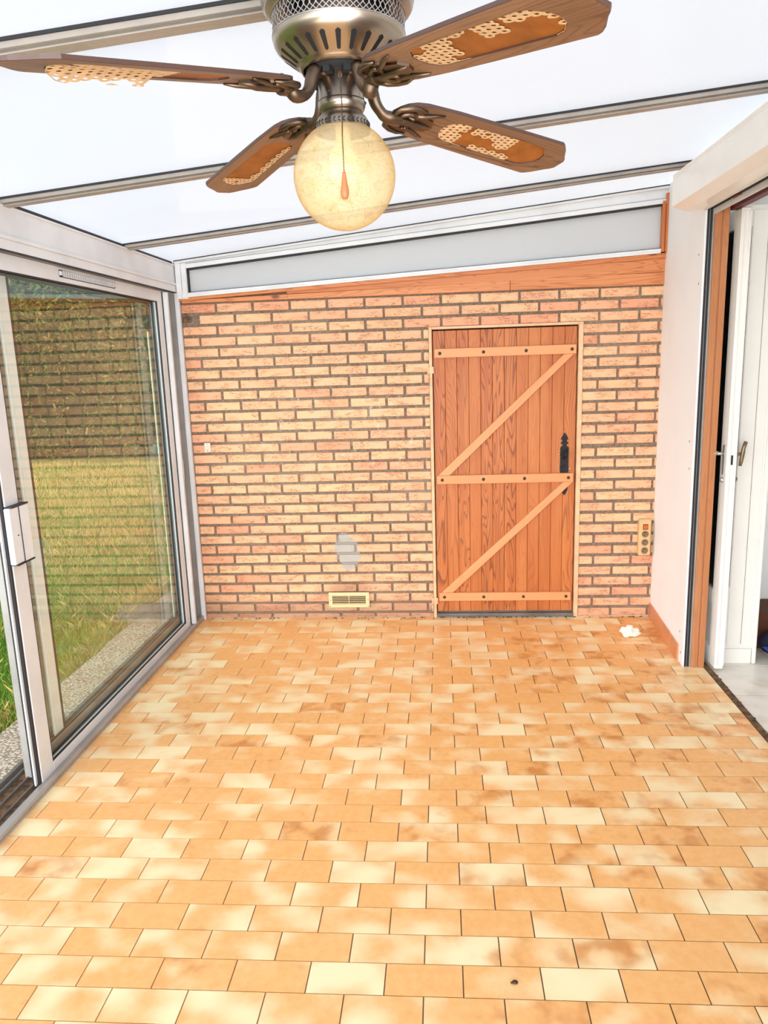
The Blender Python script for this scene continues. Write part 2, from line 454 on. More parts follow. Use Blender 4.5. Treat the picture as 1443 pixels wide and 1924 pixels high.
def gravel():
    t = NT('exposed_aggregate_concrete'); v = t.geo()
    vo = t.n('ShaderNodeTexVoronoi'); vo.inputs['Scale'].default_value = 75; t.l(v, vo.inputs['Vector'])
    sp = t.n('ShaderNodeSeparateColor'); t.l(vo.outputs['Color'], sp.inputs[0])
    col = t.mix(sp.outputs[0], rgb(236,226,208), rgb(206,192,172))
    col = t.mix(t.ramp(vo.outputs['Distance'], .3, .75), col, rgb(160,144,124))
    n = t.noise(v, 5, 4)
    col = t.mix(t.math('MULTIPLY', t.ramp(n, .5, .7), .4), col, rgb(198,176,150))
    t.bsdf(col, .85, 0, .2, t.bump(t.math('SUBTRACT', 1.0, vo.outputs['Distance']), .7, .008)); return t.mat
M['gravel'] = gravel()
M['slab'] = plain('weathered_slab', rgb(164,152,138), .85, 0, .2, .2, 8, .5)
def hedge_mat():
    t = NT('hedge_foliage'); a = t.attr('rnd').outputs['Fac']
    c = t.mix(t.ramp(a, 0, .6, False), rgb(44,62,24), rgb(92,104,44))
    c = t.mix(t.ramp(a, .82, .95, False), c, rgb(158,128,66))
    t.bsdf(c, .8, 0, .2); return t.mat
M['hedge'] = hedge_mat()
M['hedge_core'] = plain('hedge_shade', rgb(40,46,22), .95, 0, .1, .3, 3)
M['facade'] = plain('house_render', rgb(214,204,192), .9, 0, .2, .05, 2)
M['eave'] = plain('dark_eave_board', rgb(120,98,80), .7)

# ------------------------------------------------------------------ key dimensions (metres)
YB = 2.873                    # brick wall plane
XL, XR = -1.54, 1.20
Y0 = -1.9                     # behind the camera
def roofz(x): return 2.150 + .1*(x - XL)
SK = .045                     # bars are not quite square to the brick wall

# ------------------------------------------------------------------ floor
def build_floor():
    verts=[]; faces=[]; tc=[]; rn=[]; dk=[]; mi=[]
    g=.0017
    def quad(pts, m, r, d, tcs):
        n=len(verts); verts.extend(pts); faces.append((n,n+1,n+2,n+3)); mi.append(m); rn.append(r); dk.append(d); tc.extend(tcs)
    # grout bed
    quad([(XL-.02,Y0,-.002),(1.262,Y0,-.002),(1.262,2.875,-.002),(XL-.02,2.875,-.002)],1,0,0,[(0,0,0)]*4)
    for k in range(-19,29):
        for i in range(-9,8):
            o = 0.0 if k % 2 else .5
            x0=.2*(i+o); x1=x0+.2
            xa=max(x0,XL-.01); xb=min(x1,1.259)
            if xb-xa<.006: continue
            r=random.random(); d=random.random()
            prob=min(1,max(0,(x0+.2)/1.4))  # blotches are tile tone; thinning them leftward paints in the window glare
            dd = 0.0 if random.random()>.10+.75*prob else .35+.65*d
            jz=random.uniform(-.0004,.0004)
            P=[]; T=[]
            ya=.1009*k; yb=min(.1009*(k+1), 2.872-.0085*x0)
            for (x,y) in ((xa+g,ya+g),(xb-g,ya+g),(xb-g,yb-g),(xa+g,yb-g)):
                P.append((x, y+.0085*x, 0.0+jz*0)); T.append(((x-x0)/.1+r*61.7,(y-ya)/.1+d*37.1,r*17.0))
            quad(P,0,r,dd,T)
            # little arris down to the grout
            b=[(p[0],p[1],-.002) for p in P]
            for q in range(4):
                w=(q+1)%4
                quad([P[q],b[q],b[w],P[w]],0,r,dd,[T[q],T[q],T[w],T[w]])
    me=bpy.data.meshes.new('floor'); me.from_pydata(verts,[],faces)
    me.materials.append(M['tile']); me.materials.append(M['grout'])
    me.polygons.foreach_set('material_index',mi)
    a=me.attributes.new('tc','FLOAT_VECTOR','POINT'); a.data.foreach_set('vector',[c for t in tc for c in t])
    a=me.attributes.new('rnd','FLOAT','FACE'); a.data.foreach_set('value',rn)
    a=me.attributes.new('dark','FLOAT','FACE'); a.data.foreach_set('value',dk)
    ob=bpy.data.objects.new('floor',me); COL.objects.link(ob); structure(ob)
build_floor()

# ------------------------------------------------------------------ back brick wall
DX0,DX1,DZ1 = -.098,.770,1.738        # door opening incl. frame
def build_brick():
    mb=MB(); mj=.0100
    ztop=1.922
    # mortar slab around the opening (4 pieces)
    mb.cur=1
    fy=YB+.0085
    mb.box(-1.56,DX0,fy,YB+.10,-.02,ztop); mb.box(DX1,1.26,fy,YB+.10,-.02,ztop)
    mb.box(DX0,DX1,fy,YB+.10,DZ1,ztop)
    mb.box(-1.56,1.26,YB+.012,YB+.10,ztop,2.42)          # plain wall behind the timber and the infill panel
    mb.cur=0
    for k in range(1,33):
        for i in range(-2,14):
            for side in (0,1):
                zc=1.9515-.06278*k
                if side==1:
                    if k>14: zc=1.066-.0648*(k-14)
                    if k>30: continue
                z0=zc-.0233; z1=zc+.0233
                if k>28 and side==0: pass
                o=0 if k%2 else .5
                xa=XL+.2164*(i+o)+mj/2+.002; xb=XL+.2164*(i+1+o)-mj/2-.002
                xa+=.018*min(1,max(0,xa)); xb+=.018*min(1,max(0,xb))
                if side==0: lo,hi=-1.528,(DX0-.001 if z0<DZ1 else .66)
                else: lo,hi=(DX1+.001 if z0<DZ1 else .66),1.212
                if z0<DZ1 and z1>DZ1+.004: z0=DZ1+.003
                # joints falling between the two halves above the door stay as whole bricks
                if z0>=DZ1:
                    if side==1: continue
                    lo,hi=-1.528,1.212
                xa2=max(xa,lo); xb2=min(xb,hi)
                if xb2-xa2<.006: continue
                z0=max(z0,.002)
                if z1-z0<.008: continue
                if k==2 and xb2<-1.40 : continue   # broken brick in the corner
                if xb2-xa2<.006: continue
                mb.rnd=random.random()
                jy=random.uniform(-.0012,.0012); jz=random.uniform(-.0007,.0007)
                n=len(mb.v)
                mb.box(xa2+random.uniform(-.0008,.0008),xb2+random.uniform(-.0008,.0008),YB-.002+jy,YB+.03,z0+jz,z1+jz,b=.0022)
                # uneven hand-made arris
                for q in range(n,len(mb.v)):
                    x,y,z=mb.v[q]; mb.v[q]=(x+random.uniform(-.0006,.0006),y,z+random.uniform(-.0007,.0007))
    ob=mb.build('wall_back',[M['brick'],M['mortar']]); structure(ob)
    # lumps of mortar where the corner brick is broken
    lp=MB(); lp.smooth=True
    for (x,z,r) in ((-1.512,1.828,.017),(-1.488,1.822,.013),(-1.50,1.842,.012),(-1.52,1.845,.010),(-1.483,1.838,.010),(-1.508,1.862,.009),(-1.525,1.815,.009)):
        n=len(lp.v); lp.ball((x,YB+.010,z),r,10,7,(1.15,.75,.8))
        for q in range(n,len(lp.v)):
            p=Vector(lp.v[q]); d=mnoise.noise(p*90)*.004; lp.v[q]=(p.x+d,p.y+d,p.z-d)
    lo=lp.build('mortar_rubble',M['dirt'],ob); lo['label']='crumbled mortar where the corner brick is broken'
    return ob
wall_back=build_brick()

# ------------------------------------------------------------------ timber boards above the bricks
def at_b(x): # bottom edge of the sloping aluminium frame
    return 1.950+(x+1.52)*(2.083-1.950)/(1.20+1.52)
t1=empty('trim_1',(0,YB-.01,1.92)); structure(t1)
def board(poly,y0,y1,rnd,nm='board',mat='trim_wood'):
    mb=MB(); mb.rnd=rnd
    mb.prism(poly,lambda a,b,d:(a,d,b),y1,y0)
    o=mb.build(nm,M[mat],t1); return bevel(o,.002)
board([(-1.52,1.921),(-.10,1.921),(-.10,1.962),(-1.0,1.966),(-1.52,1.950)][:0] or [(-.9,1.921),(.36,1.921),(.36,1.973),(-.9,1.948)],YB-.012,YB+.01,.31)
board([(.362,1.921),(1.200,1.921),(1.200,1.984),(.362,1.974)],YB-.012,YB+.01,.72)
board([(-.9,1.950),(1.200,1.986),(1.200,2.058),(-.9,at_b(-.9)-.012)],YB-.012,YB+.01,.15)
board([(-1.52,1.922),(-.9,1.921),(-.9,1.950),(-1.52,1.936)],YB-.012,YB+.01,.55)
board([(-1.535,at_b(-1.535)-.016),(1.200,at_b(1.2)-.026),(1.200,at_b(1.2)),(-1.535,at_b(-1.535))],YB-.026,YB+.01,.90)
# timber post at the right end of the infill panel
mb=MB(); mb.rnd=.4; mb.box(1.168,1.184,YB-.035,YB+.01,2.088,2.348); mb.rnd=.8; mb.box(1.186,1.200,YB-.05,YB+.01,2.088,2.385)
o=mb.build('trim_2',M['trim_woodz']); structure(o)

# ------------------------------------------------------------------ infill window above the brick wall
w1=empty('window_1',(0,YB,2.1)); structure(w1)
def roofu(x): return roofz(x)      # underside of roofing
def sl(x): return at_b(x)
mb=MB()
def band(xa,xb,fb,ft,y0,y1):
    n=max(1,int((xb-xa)/.5)); 
    mb.prism([(xa,fb(xa)),(xb,fb(xb)),(xb,ft(xb)),(xa,ft(xa))],lambda a,b,d:(a,d,b),y1,y0)
top_in=lambda x: 2.112+(x+1.464)*(2.337-2.112)/(1.201+1.464)
band(-1.535,1.168,sl,lambda x:sl(x)+.024,YB-.034,YB+.02)               # bottom rail
band(-1.50,1.168,lambda x:sl(x)+.010,lambda x:sl(x)+.012,YB-.0355,YB-.03)
band(-1.535,1.200,top_in,lambda x:top_in(x)+.024,YB-.034,YB+.02)      # top rail
band(-1.50,1.200,lambda x:top_in(x)+.026,lambda x:roofz(x)-.012,YB-.024,YB+.02)
band(-1.535,1.200,lambda x:roofz(x)-.013,lambda x:roofz(x)-.001,YB-.045,YB+.02)
mb.box(-1.535,-1.470,YB-.030,YB+.02,1.944,2.146); mb.box(-1.534,-1.503,YB-.039,YB-.02,1.946,2.140); mb.box(-1.4995,-1.471,YB-.038,YB-.02,1.947,2.136)
o=mb.build('frame',M['alu'],w1); bevel(o,.0015,1)
mb=MB()
mb.box(-1.470,-1.462,YB-.026,YB+.01,1.975,2.110)
band(-1.470,1.168,lambda x:top_in(x)-.010,top_in,YB-.026,YB+.01)
band(-1.470,1.168,lambda x:sl(x)+.024,lambda x:sl(x)+.027,YB-.030,YB+.01)
band(-1.52,1.200,lambda x:top_in(x)+.024,lambda x:top_in(x)+.026,YB-.030,YB+.01)
band(-1.535,1.200,lambda x:roofz(x)-.001,lambda x:roofz(x)+.003,YB-.050,YB+.02)
mb.build('gasket',M['rubber'],w1)
mb=MB(); mb.prism([(-1.462,sl(-1.462)+.024),(1.168,sl(1.168)+.024),(1.168,top_in(1.168)-.008),(-1.462,top_in(-1.462)-.008)],lambda a,b,d:(a,d,b),YB+.004,YB-.004)
mb.build('polycarbonate_panel',M['wedge_pc'],w1)

# ------------------------------------------------------------------ roof: opal panels on aluminium bars
ce=empty('ceiling',(0,.5,2.3)); structure(ce)
bars=[-1.98,-.93,.115,1.170,2.212]
def ybar(i,x): return bars[i]+SK*(x-XL)
edges=[None]*(len(bars)+1)
XW=-1.74; XE=1.27
def rpanel(fa,fb):
    m=MB()
    def P(x,y,dz): return (x,y,roofz(x)+dz)
    n=0
    vs=[P(XW,fa(XW),.004),P(XE,fa(XE),.004),P(XE,fb(XE),.004),P(XW,fb(XW),.004)]
    m.v=vs; m.face((0,1,2,3))
    return m.build('roof_panel',M['roof_pc'],ce)
for i in range(4):
    rpanel(lambda x,i=i:ybar(i,x)+.001,lambda x,i=i:ybar(i+1,x)-.001)
rpanel(lambda x:ybar(4,x)+.001,lambda x:YB+.06+.02*(x-XL))
def bar(i,w):
    m=MB()
    def slab(o0,o1,d0,d1,mt):
        m.cur=mt; n=len(m.v)
        for x in (XL-.02,XE):
            y=ybar(i,x); z=roofz(x)
            for (oo,dd) in ((o0,d0),(o1,d0),(o1,d1),(o0,d1)): m.v.append((x,y+oo,z+dd))
        m.face((n,n+1,n+2,n+3)); m.face((n+7,n+6,n+5,n+4))
        for q in range(4): p=(q+1)%4; m.face((n+q,n+4+q,n+4+p,n+p))
    slab(-w*.5,w*.5,-.016,.001,0)          # flange
    slab(-w*.34,-w*.02,-.024,-.016,0); slab(w*.02,w*.34,-.024,-.016,0)
    slab(-w*.34,w*.34,-.021,-.016,0)
    slab(-w*.5-.004,-w*.5+.001,-.004,.003,1); slab(w*.5-.001,w*.5+.004,-.004,.003,1)
    slab(-w*.45,w*.45,.006,.03,0)           # outer cap
    return m.build('glazing_bar',[M['bar'],M['rubber']],ce)
for i in range(5): bar(i,.056)

# ------------------------------------------------------------------ left eaves beam
t3=empty('trim_3',(XL-.05,.5,1.98)); structure(t3)
mb=MB()
mb.box(XL-.16,XL,Y0,YB,2.030,2.128); mb.box(XL-.16,XL+.008,Y0,YB,2.018,2.032)
mb.box(XL-.16,XL+.002,Y0,YB,1.982,2.018); mb.box(XL-.16,XL+.006,Y0,YB,2.126,2.134)
o=mb.build('eaves_beam',M['alu'],t3); bevel(o,.002)
mb=MB(); mb.box(XL-.03,XL-.006,Y0,YB-.04,2.134,2.149); mb.box(XL-.02,XL+.001,Y0,YB,1.978,1.982)
mb.build('gasket',M['rubber'],t3)
# sill track
t4=empty('trim_4',(XL-.05,.5,0)); structure(t4)
mb=MB()
mb.box(XL-.20,XL,Y0,YB,-.03,.010)
mb.box(XL-.016,XL,Y0,YB,.01,.028,b=.003); mb.box(XL-.040,XL-.018,Y0,YB,.01,.020)
o=mb.build('sill_profile',M['alu_grey'],t4)
mb=MB()
for xo in (.062,.112,.160): mb.box(XL-xo-.004,XL-xo,Y0,YB,.01,.024)
mb.box(XL-.20,XL-.185,Y0,YB,.01,.032)
mb.build('track_rail',M['alu_dark'],t4)
mb=MB(); mb.box(XL-.16,XL-.042,Y0,YB,.0101,.0108); mb.build('dirt_line',M['dirt'],t4)

# end jamb between the sliding door and the bricks
t5=empty('trim_5',(XL-.05,2.8,0)); structure(t5)
mb=MB()
mb.box(XL-.030,XL-.004,2.700,2.722,.026,1.972,b=.002)      # bright upright bead of the sash meeting the jamb
mb.box(XL-.016,XL+.010,2.846,YB,.0,1.982,b=.002)
mb.build('jamb_bead',M['alu'],t5)
mb=MB()
mb.box(XL-.120,XL-.095,2.735,YB,.01,1.982); mb.box(XL-.095,XL-.020,2.855,YB,.01,1.982)
mb.box(XL-.060,XL-.050,2.80,2.856,.02,1.982); mb.box(XL-.075,XL-.062,2.722,2.736,.02,1.982)
mb.build('jamb_channel',M['alu_grey'],t5)
mb=MB()
for z in (1.80,.11,.88): mb.ball((XL-.049,2.826,z),.007,10,6)
mb.build('screw_hole',M['rubber'],t5)
mb=MB(); mb.box(XL-.062,XL-.034,2.79,2.815,.90,1.02,b=.003); mb.box(XL-.050,XL-.030,2.775,2.785,.90,1.02,b=.003)
o=mb.build('latch_keep',M['alu'],t5)

# ------------------------------------------------------------------ sliding glass doors
XS=-1.600
def sash(name,xc,ya,yb,z0,z1,st_near,st_far,br,tr,th=.034,fm='alu',rub=True):
    e=empty(name,(xc,(ya+yb)/2,z0)); structure(e)
    m=MB(); x0,x1=xc-th/2,xc+th/2
    m.box(x0,x1,ya,ya+st_near,z0,z1,b=.003); m.box(x0,x1,yb-st_far,yb,z0,z1,b=.003)
    m.box(x0,x1,ya+st_near,yb-st_far,z0,z0+br,b=.003); m.box(x0,x1,ya+st_near,yb-st_far,z1-tr,z1,b=.003)
    m.build('sash_frame',M[fm],e)
    m=MB(); g=.005; a,b,c,d=ya+st_near,yb-st_far,z0+br,z1-tr
    for s in (x1-.010,x0+.002):
        m.box(s,s+.008,a,a+g,c,d); m.box(s,s+.008,b-g*2,b,c,d); m.box(s,s+.008,a,b,c,c+g); m.box(s,s+.008,a,b,d-g,d)
    m.build('glazing_gasket',M['rubber'],e)
    m=MB()
    n=0
    m.v=[(xc-.003,a,c),(xc-.003,b,c),(xc-.003,b,d),(xc-.003,a,d)]; m.face((0,1,2,3))
    m.build('glass_pane',M['glass'],e)
    return e
d1=sash('door_1',XS+.008,.985,2.700,.016,1.978,.088,.070,.042,.060)
# closing-edge seal
mb=MB(); mb.box(XS-.004,XS+.006,.968,.985,.02,1.975); mb.box(XS+.012,XS+.022,.974,.985,.02,1.975); mb.build('edge_seal',M['rubber'],d1)
mb=MB(); mb.box(XS+.006,XS+.012,.962,.985,.02,1.975); mb.build('edge_strip',M['alu'],d1)
# pull handle: folded plate standing off the stile
mb=MB()
mb.box(XS+.025,XS+.046,.972,1.030,.885,1.090,b=.003); mb.box(XS+.036,XS+.048,1.032,1.092,.885,1.090,b=.002)
o=mb.build('pull_handle',M['alu'],d1)
mb=MB()
for z in (.881,1.0915): mb.box(XS+.020,XS+.049,.985,1.094,z-.0015,z+.0035)
mb.box(XS+.046,XS+.0485,1.0305,1.0325,.886,1.089); mb.box(XS+.0455,XS+.047,1.008,1.014,.985,.990)
mb.build('handle_gap',M['rubber'],o)
# trickle vent in the top rail
v=MB(); v.box(XS+.025,XS+.031,1.572,2.092,1.9395,1.9425); v.box(XS+.025,XS+.031,1.572,2.092,1.960,1.963)
v.box(XS+.025,XS+.031,1.572,1.590,1.9395,1.963); v.box(XS+.025,XS+.031,2.076,2.092,1.9395,1.963)
for k in range(25):
    y=1.600+k*.0193
    v.box(XS+.0265,XS+.031,y,y+.0085,1.942,1.961)
ve=v.build('trickle_vent',M['alu'],d1)
v=MB(); v.box(XS+.0245,XS+.0268,1.588,2.080,1.942,1.961); v.box(XS+.0245,XS+.0256,1.570,2.094,1.9365,1.9645); v.build('vent_gap',M['dark_slot'],ve)  # dark plates; the larger one paints a shadow gap around the vent rim
# outer sash parked behind
d2=sash('door_2',XS-.052,1.022,2.76,.016,1.978,.050,.040,.060,.060,.030,'alu_grey')
mb=MB()
mb.box(XS-.066,XS-.052,1.072,1.170,.05,1.92,b=.002); mb.box(XS-.070,XS-.050,1.238,1.306,.05,1.92,b=.002)
mb.build('meeting_stile',M['pvc'],d2)
mb=MB(); mb.box(XS-.070,XS-.060,1.170,1.240,.05,1.92)
mb.build('interlock_channel',M['alu_dark'],d2)
mb=MB(); mb.box(XS-.070,XS-.054,1.306,1.328,.05,1.92); mb.build('weather_strip',M['bolt'],d2)
mb=MB(); mb.box(XS-.068,XS-.062,2.672,2.690,.08,1.76); mb.build('seal_strip',M['seal_mint'],d2)

# ------------------------------------------------------------------ right wall
wr=MB()
wr.prism([(1.200,YB+.01),(1.157,2.130),(1.166,2.130),(1.262,2.142),(1.262,YB+.01)][::1],lambda a,b,d:(a,b,d),-.01,2.50)
# lintel above the opening (behind and above the shutter box)
wr.box(1.185,1.262,Y0,2.142,2.205,2.50)
o=wr.build('wall_right',M['plaster']); structure(o)
h=MB()
for (y,z) in ((2.20,1.99),(2.18,1.86),(2.20,1.13),(2.18,1.00),(2.20,.16),(2.165,.06)):
    x=1.157+(y-2.13)*.0579
    h.box(x-.0012,x+.002,y-.002,y+.002,z-.006,z+.004)
ho=h.build('screw_hole',M['dark_slot'],o)
bb=MB()
bb.prism([(1.2005,YB),(1.1905,YB),(1.152,2.205),(1.162,2.205)],lambda a,b,d:(a,b,d),0,.086)
o=bb.build('baseboard_right',M['baseboard']); structure(o); bevel(o,.002)

# edge of the opening: shutter guide, oak jamb
t6=empty('trim_6',(1.2,2.13,0)); structure(t6)
mb=MB(); mb.box(1.1665,1.1745,2.124,2.14,0,2.175); mb.box(1.1785,1.1875,2.124,2.14,0,2.175); mb.build('guide_channel',M['rubber'],t6)
mb=MB(); mb.box(1.1745,1.1785,2.128,2.14,0,2.175); mb.box(1.1875,1.1945,2.120,2.14,0,2.175); mb.build('guide_lip',M['alu_grey'],t6)
t7=MB(); t7.rnd=.3; t7.box(1.195,1.226,2.112,2.142,0,2.185,b=.002); t7.rnd=.6; t7.box(1.226,1.230,2.117,2.142,0,2.185); t7.rnd=.3; t7.box(1.230,1.258,2.110,2.142,0,2.185,b=.002)
o=t7.build('trim_7',M['jamb_wood']); structure(o)

# roller shutter box
sb=empty('roller_shutter_box',(1.1,.2,2.17))
tag(sb,'long white roller shutter box with sloping front, fixed above the house doorway','shutter box')
YE=2.152
mb=MB()
poly=[(1.185,2.176),(1.082,2.172),(1.017,2.192),(1.017,2.318),(1.185,2.318)]
mb.prism(poly,lambda a,b,d:(a,d,b),Y0,YE)
o=mb.build('casing',M['pvc'],sb)
mb=MB(); mb.box(1.0145,1.185,Y0,YE+.002,2.318,2.327,b=.002); mb.box(1.0155,1.0175,Y0,YE+.001,2.309,2.312); mb.build('top_lip',M['pvc'],sb)
mb=MB(); mb.box(1.190,1.198,Y0,2.13,2.150,2.205); mb.box(1.150,1.158,Y0,2.13,2.168,2.176); mb.build('bottom_slat_rail',M['alu'],sb)
mb=MB(); mb.box(1.158,1.189,Y0,2.13,2.1735,2.1765); mb.build('shutter_slot',M['dark_slot'],sb)
mb=MB(); mb.box(1.172,1.186,1.80,1.88,2.168,2.1735); o=mb.build('rust_tag',M['rust'],sb); 

# red primed lintel of the doorway
mb=MB(); mb.box(1.262,1.30,Y0,2.14,2.165,2.205); mb.box(1.30,1.33,Y0,2.14,2.185,2.205)
o=mb.build('trim_8',M['rust']); structure(o)

# threshold
mb=MB(); mb.box(1.262,1.288,Y0,2.30,-.01,.003); o=mb.build('trim_9',M['dirt']); structure(o)
mb=MB(); rr=random.Random(3)
for k in range(26):
    y=rr.uniform(.9,2.05); x=rr.uniform(1.262,1.288); s=rr.uniform(.003,.009)
    mb.ball((x,y,.004),s,7,5,(1,1.4,.4))
o=mb.build('threshold_crumbs',M['dirt'])
tag(o,'loose brown crumbs lying along the dark door threshold strip','crumbs',kind='stuff')

# house floor, white tiles
mb=MB()
mb.cur=1; mb.box(1.288,3.6,Y0,3.2,-.03,-.0025)
mb.cur=0
for a in range(7):
    for b in range(-6,7):
        x0=1.289+a*.333; y0=1.805+b*.333
        y0c,y1c=max(y0,Y0),min(y0+.331,3.2)
        if y1c-y0c<.02: continue
        mb.box(x0,min(x0+.329,3.6),y0c,y1c-.003,-.01,0.0,b=.001)
o=mb.build('floor',[M['white_tile'],M['dirt']]); structure(o)
# house room shell
mb=MB(); mb.box(3.6,3.7,Y0,3.3,-.02,2.5); o=mb.build('wall_house_east',M['plaster']); structure(o)
mb=MB(); mb.box(1.262,3.7,2.60,2.70,-.02,2.5); o=mb.build('wall_house_north',M['plaster']); structure(o)
mb=MB(); mb.box(1.262,3.7,Y0,3.3,2.48,2.55); o=mb.build('ceiling',M['plaster']); structure(o)
mb=MB(); mb.box(1.262,3.7,Y0-.1,Y0,-.02,2.5); o=mb.build('wall_house_south',M['plaster']); structure(o)

# narrow leaf with dark glass, standing just behind the oak jamb
d4=empty('door_4',(1.31,2.1,0)); structure(d4)
X0,X1=1.292,1.334
mb=MB()
mb.box(X0,X1,2.066,2.150,.012,2.165,b=.004)                       # lock stile
mb.box(X0,X1,2.150,2.52,2.085,2.165); mb.box(X0,X1,2.150,2.52,.33,.40); mb.box(X0,X1,2.150,2.52,.012,.10)
mb.box(X0,X1,2.52,2.58,.012,2.165)
mb.box(X0+.010,X1-.010,2.150,2.52,.10,.33)
o=mb.build('leaf',M['white_paint'],d4)
mb=MB(); mb.box(X0+.004,X0+.014,2.061,2.067,.03,2.15,b=.002); mb.box(X1-.010,X1,2.060,2.067,.03,2.15,b=.002); mb.build('rebate_bead',M['white_paint'],d4)
mb=MB(); mb.box(X0+.016,X0+.024,2.150,2.52,.40,2.085); mb.build('glass_pane',M['dark_glass'],d4)
mb=MB(); mb.box(X0+.018,X0+.026,2.064,2.067,1.03,1.075); mb.build('lock_slot',M['dark_slot'],d4)
mb=MB()
mb.box(X0-.006,X0,2.085,2.110,.98,1.12,b=.002)
mb.tube([(X0,2.098,1.08),(X0-.035,2.098,1.08)],.008)
mb.tube([(X0-.035,2.096,1.085),(X0-.040,2.13,1.07),(X0-.044,2.16,1.00),(X0-.046,2.17,.955)],[.008,.008,.007,.005])
mb.ball((X0-.004,2.098,.955),.013,10,8)
h=mb.build('outer_handle',M['silver'],d4)
mb=MB()
mb.tube([(X1,2.096,1.075),(X1+.040,2.096,1.075)],.008)
mb.tube([(X1+.048,2.09,1.135),(X1+.040,2.092,1.105),(X1+.038,2.094,1.08),(X1+.034,2.096,1.045),(X1+.030,2.096,1.02)],[.009,.009,.010,.009,.007])
mb.ball((X1+.008,2.096,.958),.014,12,8)
h2=mb.build('inner_handle',M['bronze'],d4); h2['label']='bronze T-shaped inner handle'
# panelled white leaf behind
d5=empty('door_5',(1.45,2.18,0)); structure(d5)
mb=MB()
mb.box(1.340,1.525,2.176,2.200,.0,2.19)
mb.box(1.340,1.378,2.170,2.177,.085,2.17,b=.002); mb.box(1.384,1.452,2.171,2.177,.09,2.17,b=.002); mb.box(1.457,1.500,2.172,2.177,.085,2.17,b=.002)
mb.box(1.340,1.505,2.162,2.177,.0,.078,b=.003); mb.box(1.508,1.528,2.160,2.202,.0,2.19,b=.004)
mb.build('panelled_leaf',M['white_paint'],d5)
mb=MB(); mb.box(1.4525,1.4548,2.1755,2.1768,.10,2.1); mb.box(1.379,1.3815,2.1755,2.1768,.4,2.1); mb.build('groove_line',M['bolt'],d5)
# things on the house floor
mb=MB(); mb.box(1.60,2.0,2.36,2.59,.0,.20,b=.006); mb.box(1.60,2.0,2.355,2.362,.10,.108)
o=mb.build('cardboard_box',M['brown_box']); tag(o,'dark brown box against the house wall, behind the blue bag','box')
bg=empty('plastic_bag',(1.68,2.28,0)); tag(bg,'crumpled blue plastic bag slumped on the white house tiles','bag')
mb=MB(); mb.smooth=True; mb.ball((1.70,2.275,.070),.095,22,14,(1.15,.7,.72))
for q in range(len(mb.v)):
    p=Vector(mb.v[q]); d=mnoise.noise(p*22)*.022; mb.v[q]=(p.x+d,p.y+d*.6,max(.002,p.z+d))
mb.build('bag_body',M['navy'],bg)
mb=MB()
n=0
pts=[(1.568,2.21,.078),(1.60,2.195,.050),(1.64,2.185,.015),(1.70,2.19,.006),(1.78,2.20,.02),(1.78,2.20,.075),(1.70,2.195,.062),(1.63,2.20,.070)]
mb.prism([(p[0],p[2]) for p in pts],lambda a,b,d:(a,2.195+d+.02*math.sin(a*60),b),.006,-.006)
o=mb.build('bag_flap',M['blue'],bg)

# ------------------------------------------------------------------ plank door in the brick wall
d3=empty('door_3',(.33,YB,0)); structure(d3)
mb=MB(); px0,px1=-.076,.740; n=12; w=(px1-px0)/n
for i in range(n):
    mb.rnd=(.13,.47,.31,.22,.93,.18,.36,.05,.60,.42,.97,.11)[i]
    mb.box(px0+i*w+.0006,px0+(i+1)*w-.0006,YB+.012,YB+.040,.034,1.716,b=.0022)
mb.build('plank_panel',M['door_wood'],d3)
mb=MB(); mb.box(-.080,.745,YB+.0405,YB+.048,.030,1.7235); mb.build('backing',M['dark_slot'],d3)
for (zc,xa,xb,r) in ((1.589,-.068,.733,.2),(.856,-.066,.729,.65),(.132,-.064,.727,.4)):
    mb=MB(); mb.rnd=r; mb.box(xa,xb,YB-.012,YB+.012,zc-.026,zc+.026,b=.003); b_=mb.build('batten',M['batten'],d3)
for (xa,za,xb,zb,r) in ((-.058,.882,.655,1.563,.8),(-.048,.158,.662,.830,.1)):
    mb=MB(); mb.rnd=r
    poly=[(xa,za),(xa+.068,za),(xb+.066,zb),(xb+.010,zb)]
    # lay the brace out along its own axis so the grain follows it
    L=math.hypot(xb-xa,zb-za); an=math.atan2(zb-za,xb-xa)
    O=Vector((xa,YB,za)); ca,sa=math.cos(an),math.sin(an)
    loc=[((p[0]-xa)*ca+(p[1]-za)*sa, -(p[0]-xa)*sa+(p[1]-za)*ca) for p in poly]
    mb.prism(loc,lambda a,b,d:(a,d,b),.012,-.006)
    o=mb.build('brace',M['batten'],d3); o.location=O-WL(d3); o.rotation_euler=(0,-an,0); bevel(o,.002)
for zc,xs in ((1.589,(-.036,.212,.452,.708)),(.856,(-.034,.208,.447,.700)),(.132,(-.032,.206,.444,.698))):
    for x in xs:
        mb=MB(); mb.ball((x,YB-.011,zc),.0098,14,8,(1,.62,1)); mb.build('bolt_head',M['bolt'],d3)
# lock plate
lk=MB()
cx=.678
half=[(0,1.117),(.006,1.108),(.014,1.095),(.020,1.083),(.021,1.076),(.015,1.079),(.012,1.072),(.013,1.064),(.020,1.062),(.022,1.052),(.014,1.052),(.012,1.046),(.014,1.038),(.022,1.034),(.024,1.028),(.024,.883)]
poly=[(cx+a,b) for a,b in half]+[(cx-a,b) for a,b in half[::-1][:-1]]
lk.prism(poly,lambda a,b,d:(a,d,b),YB+.012,YB+.006)
half2=[(.014,.830),(.013,.818),(.019,.812),(.019,.800),(.020,.790),(.018,.780),(.010,.762),(0,.748)]
poly=[(cx+.002-a,b) for a,b in half2[:-1]]+[(cx+.002,.748)]+[(cx+.002+a,b) for a,b in half2[::-1][1:]]
lk.prism(poly,lambda a,b,d:(a,d,b),YB+.0065,YB+.012)
lo=lk.build('lock_plate',M['black_iron'],d3)
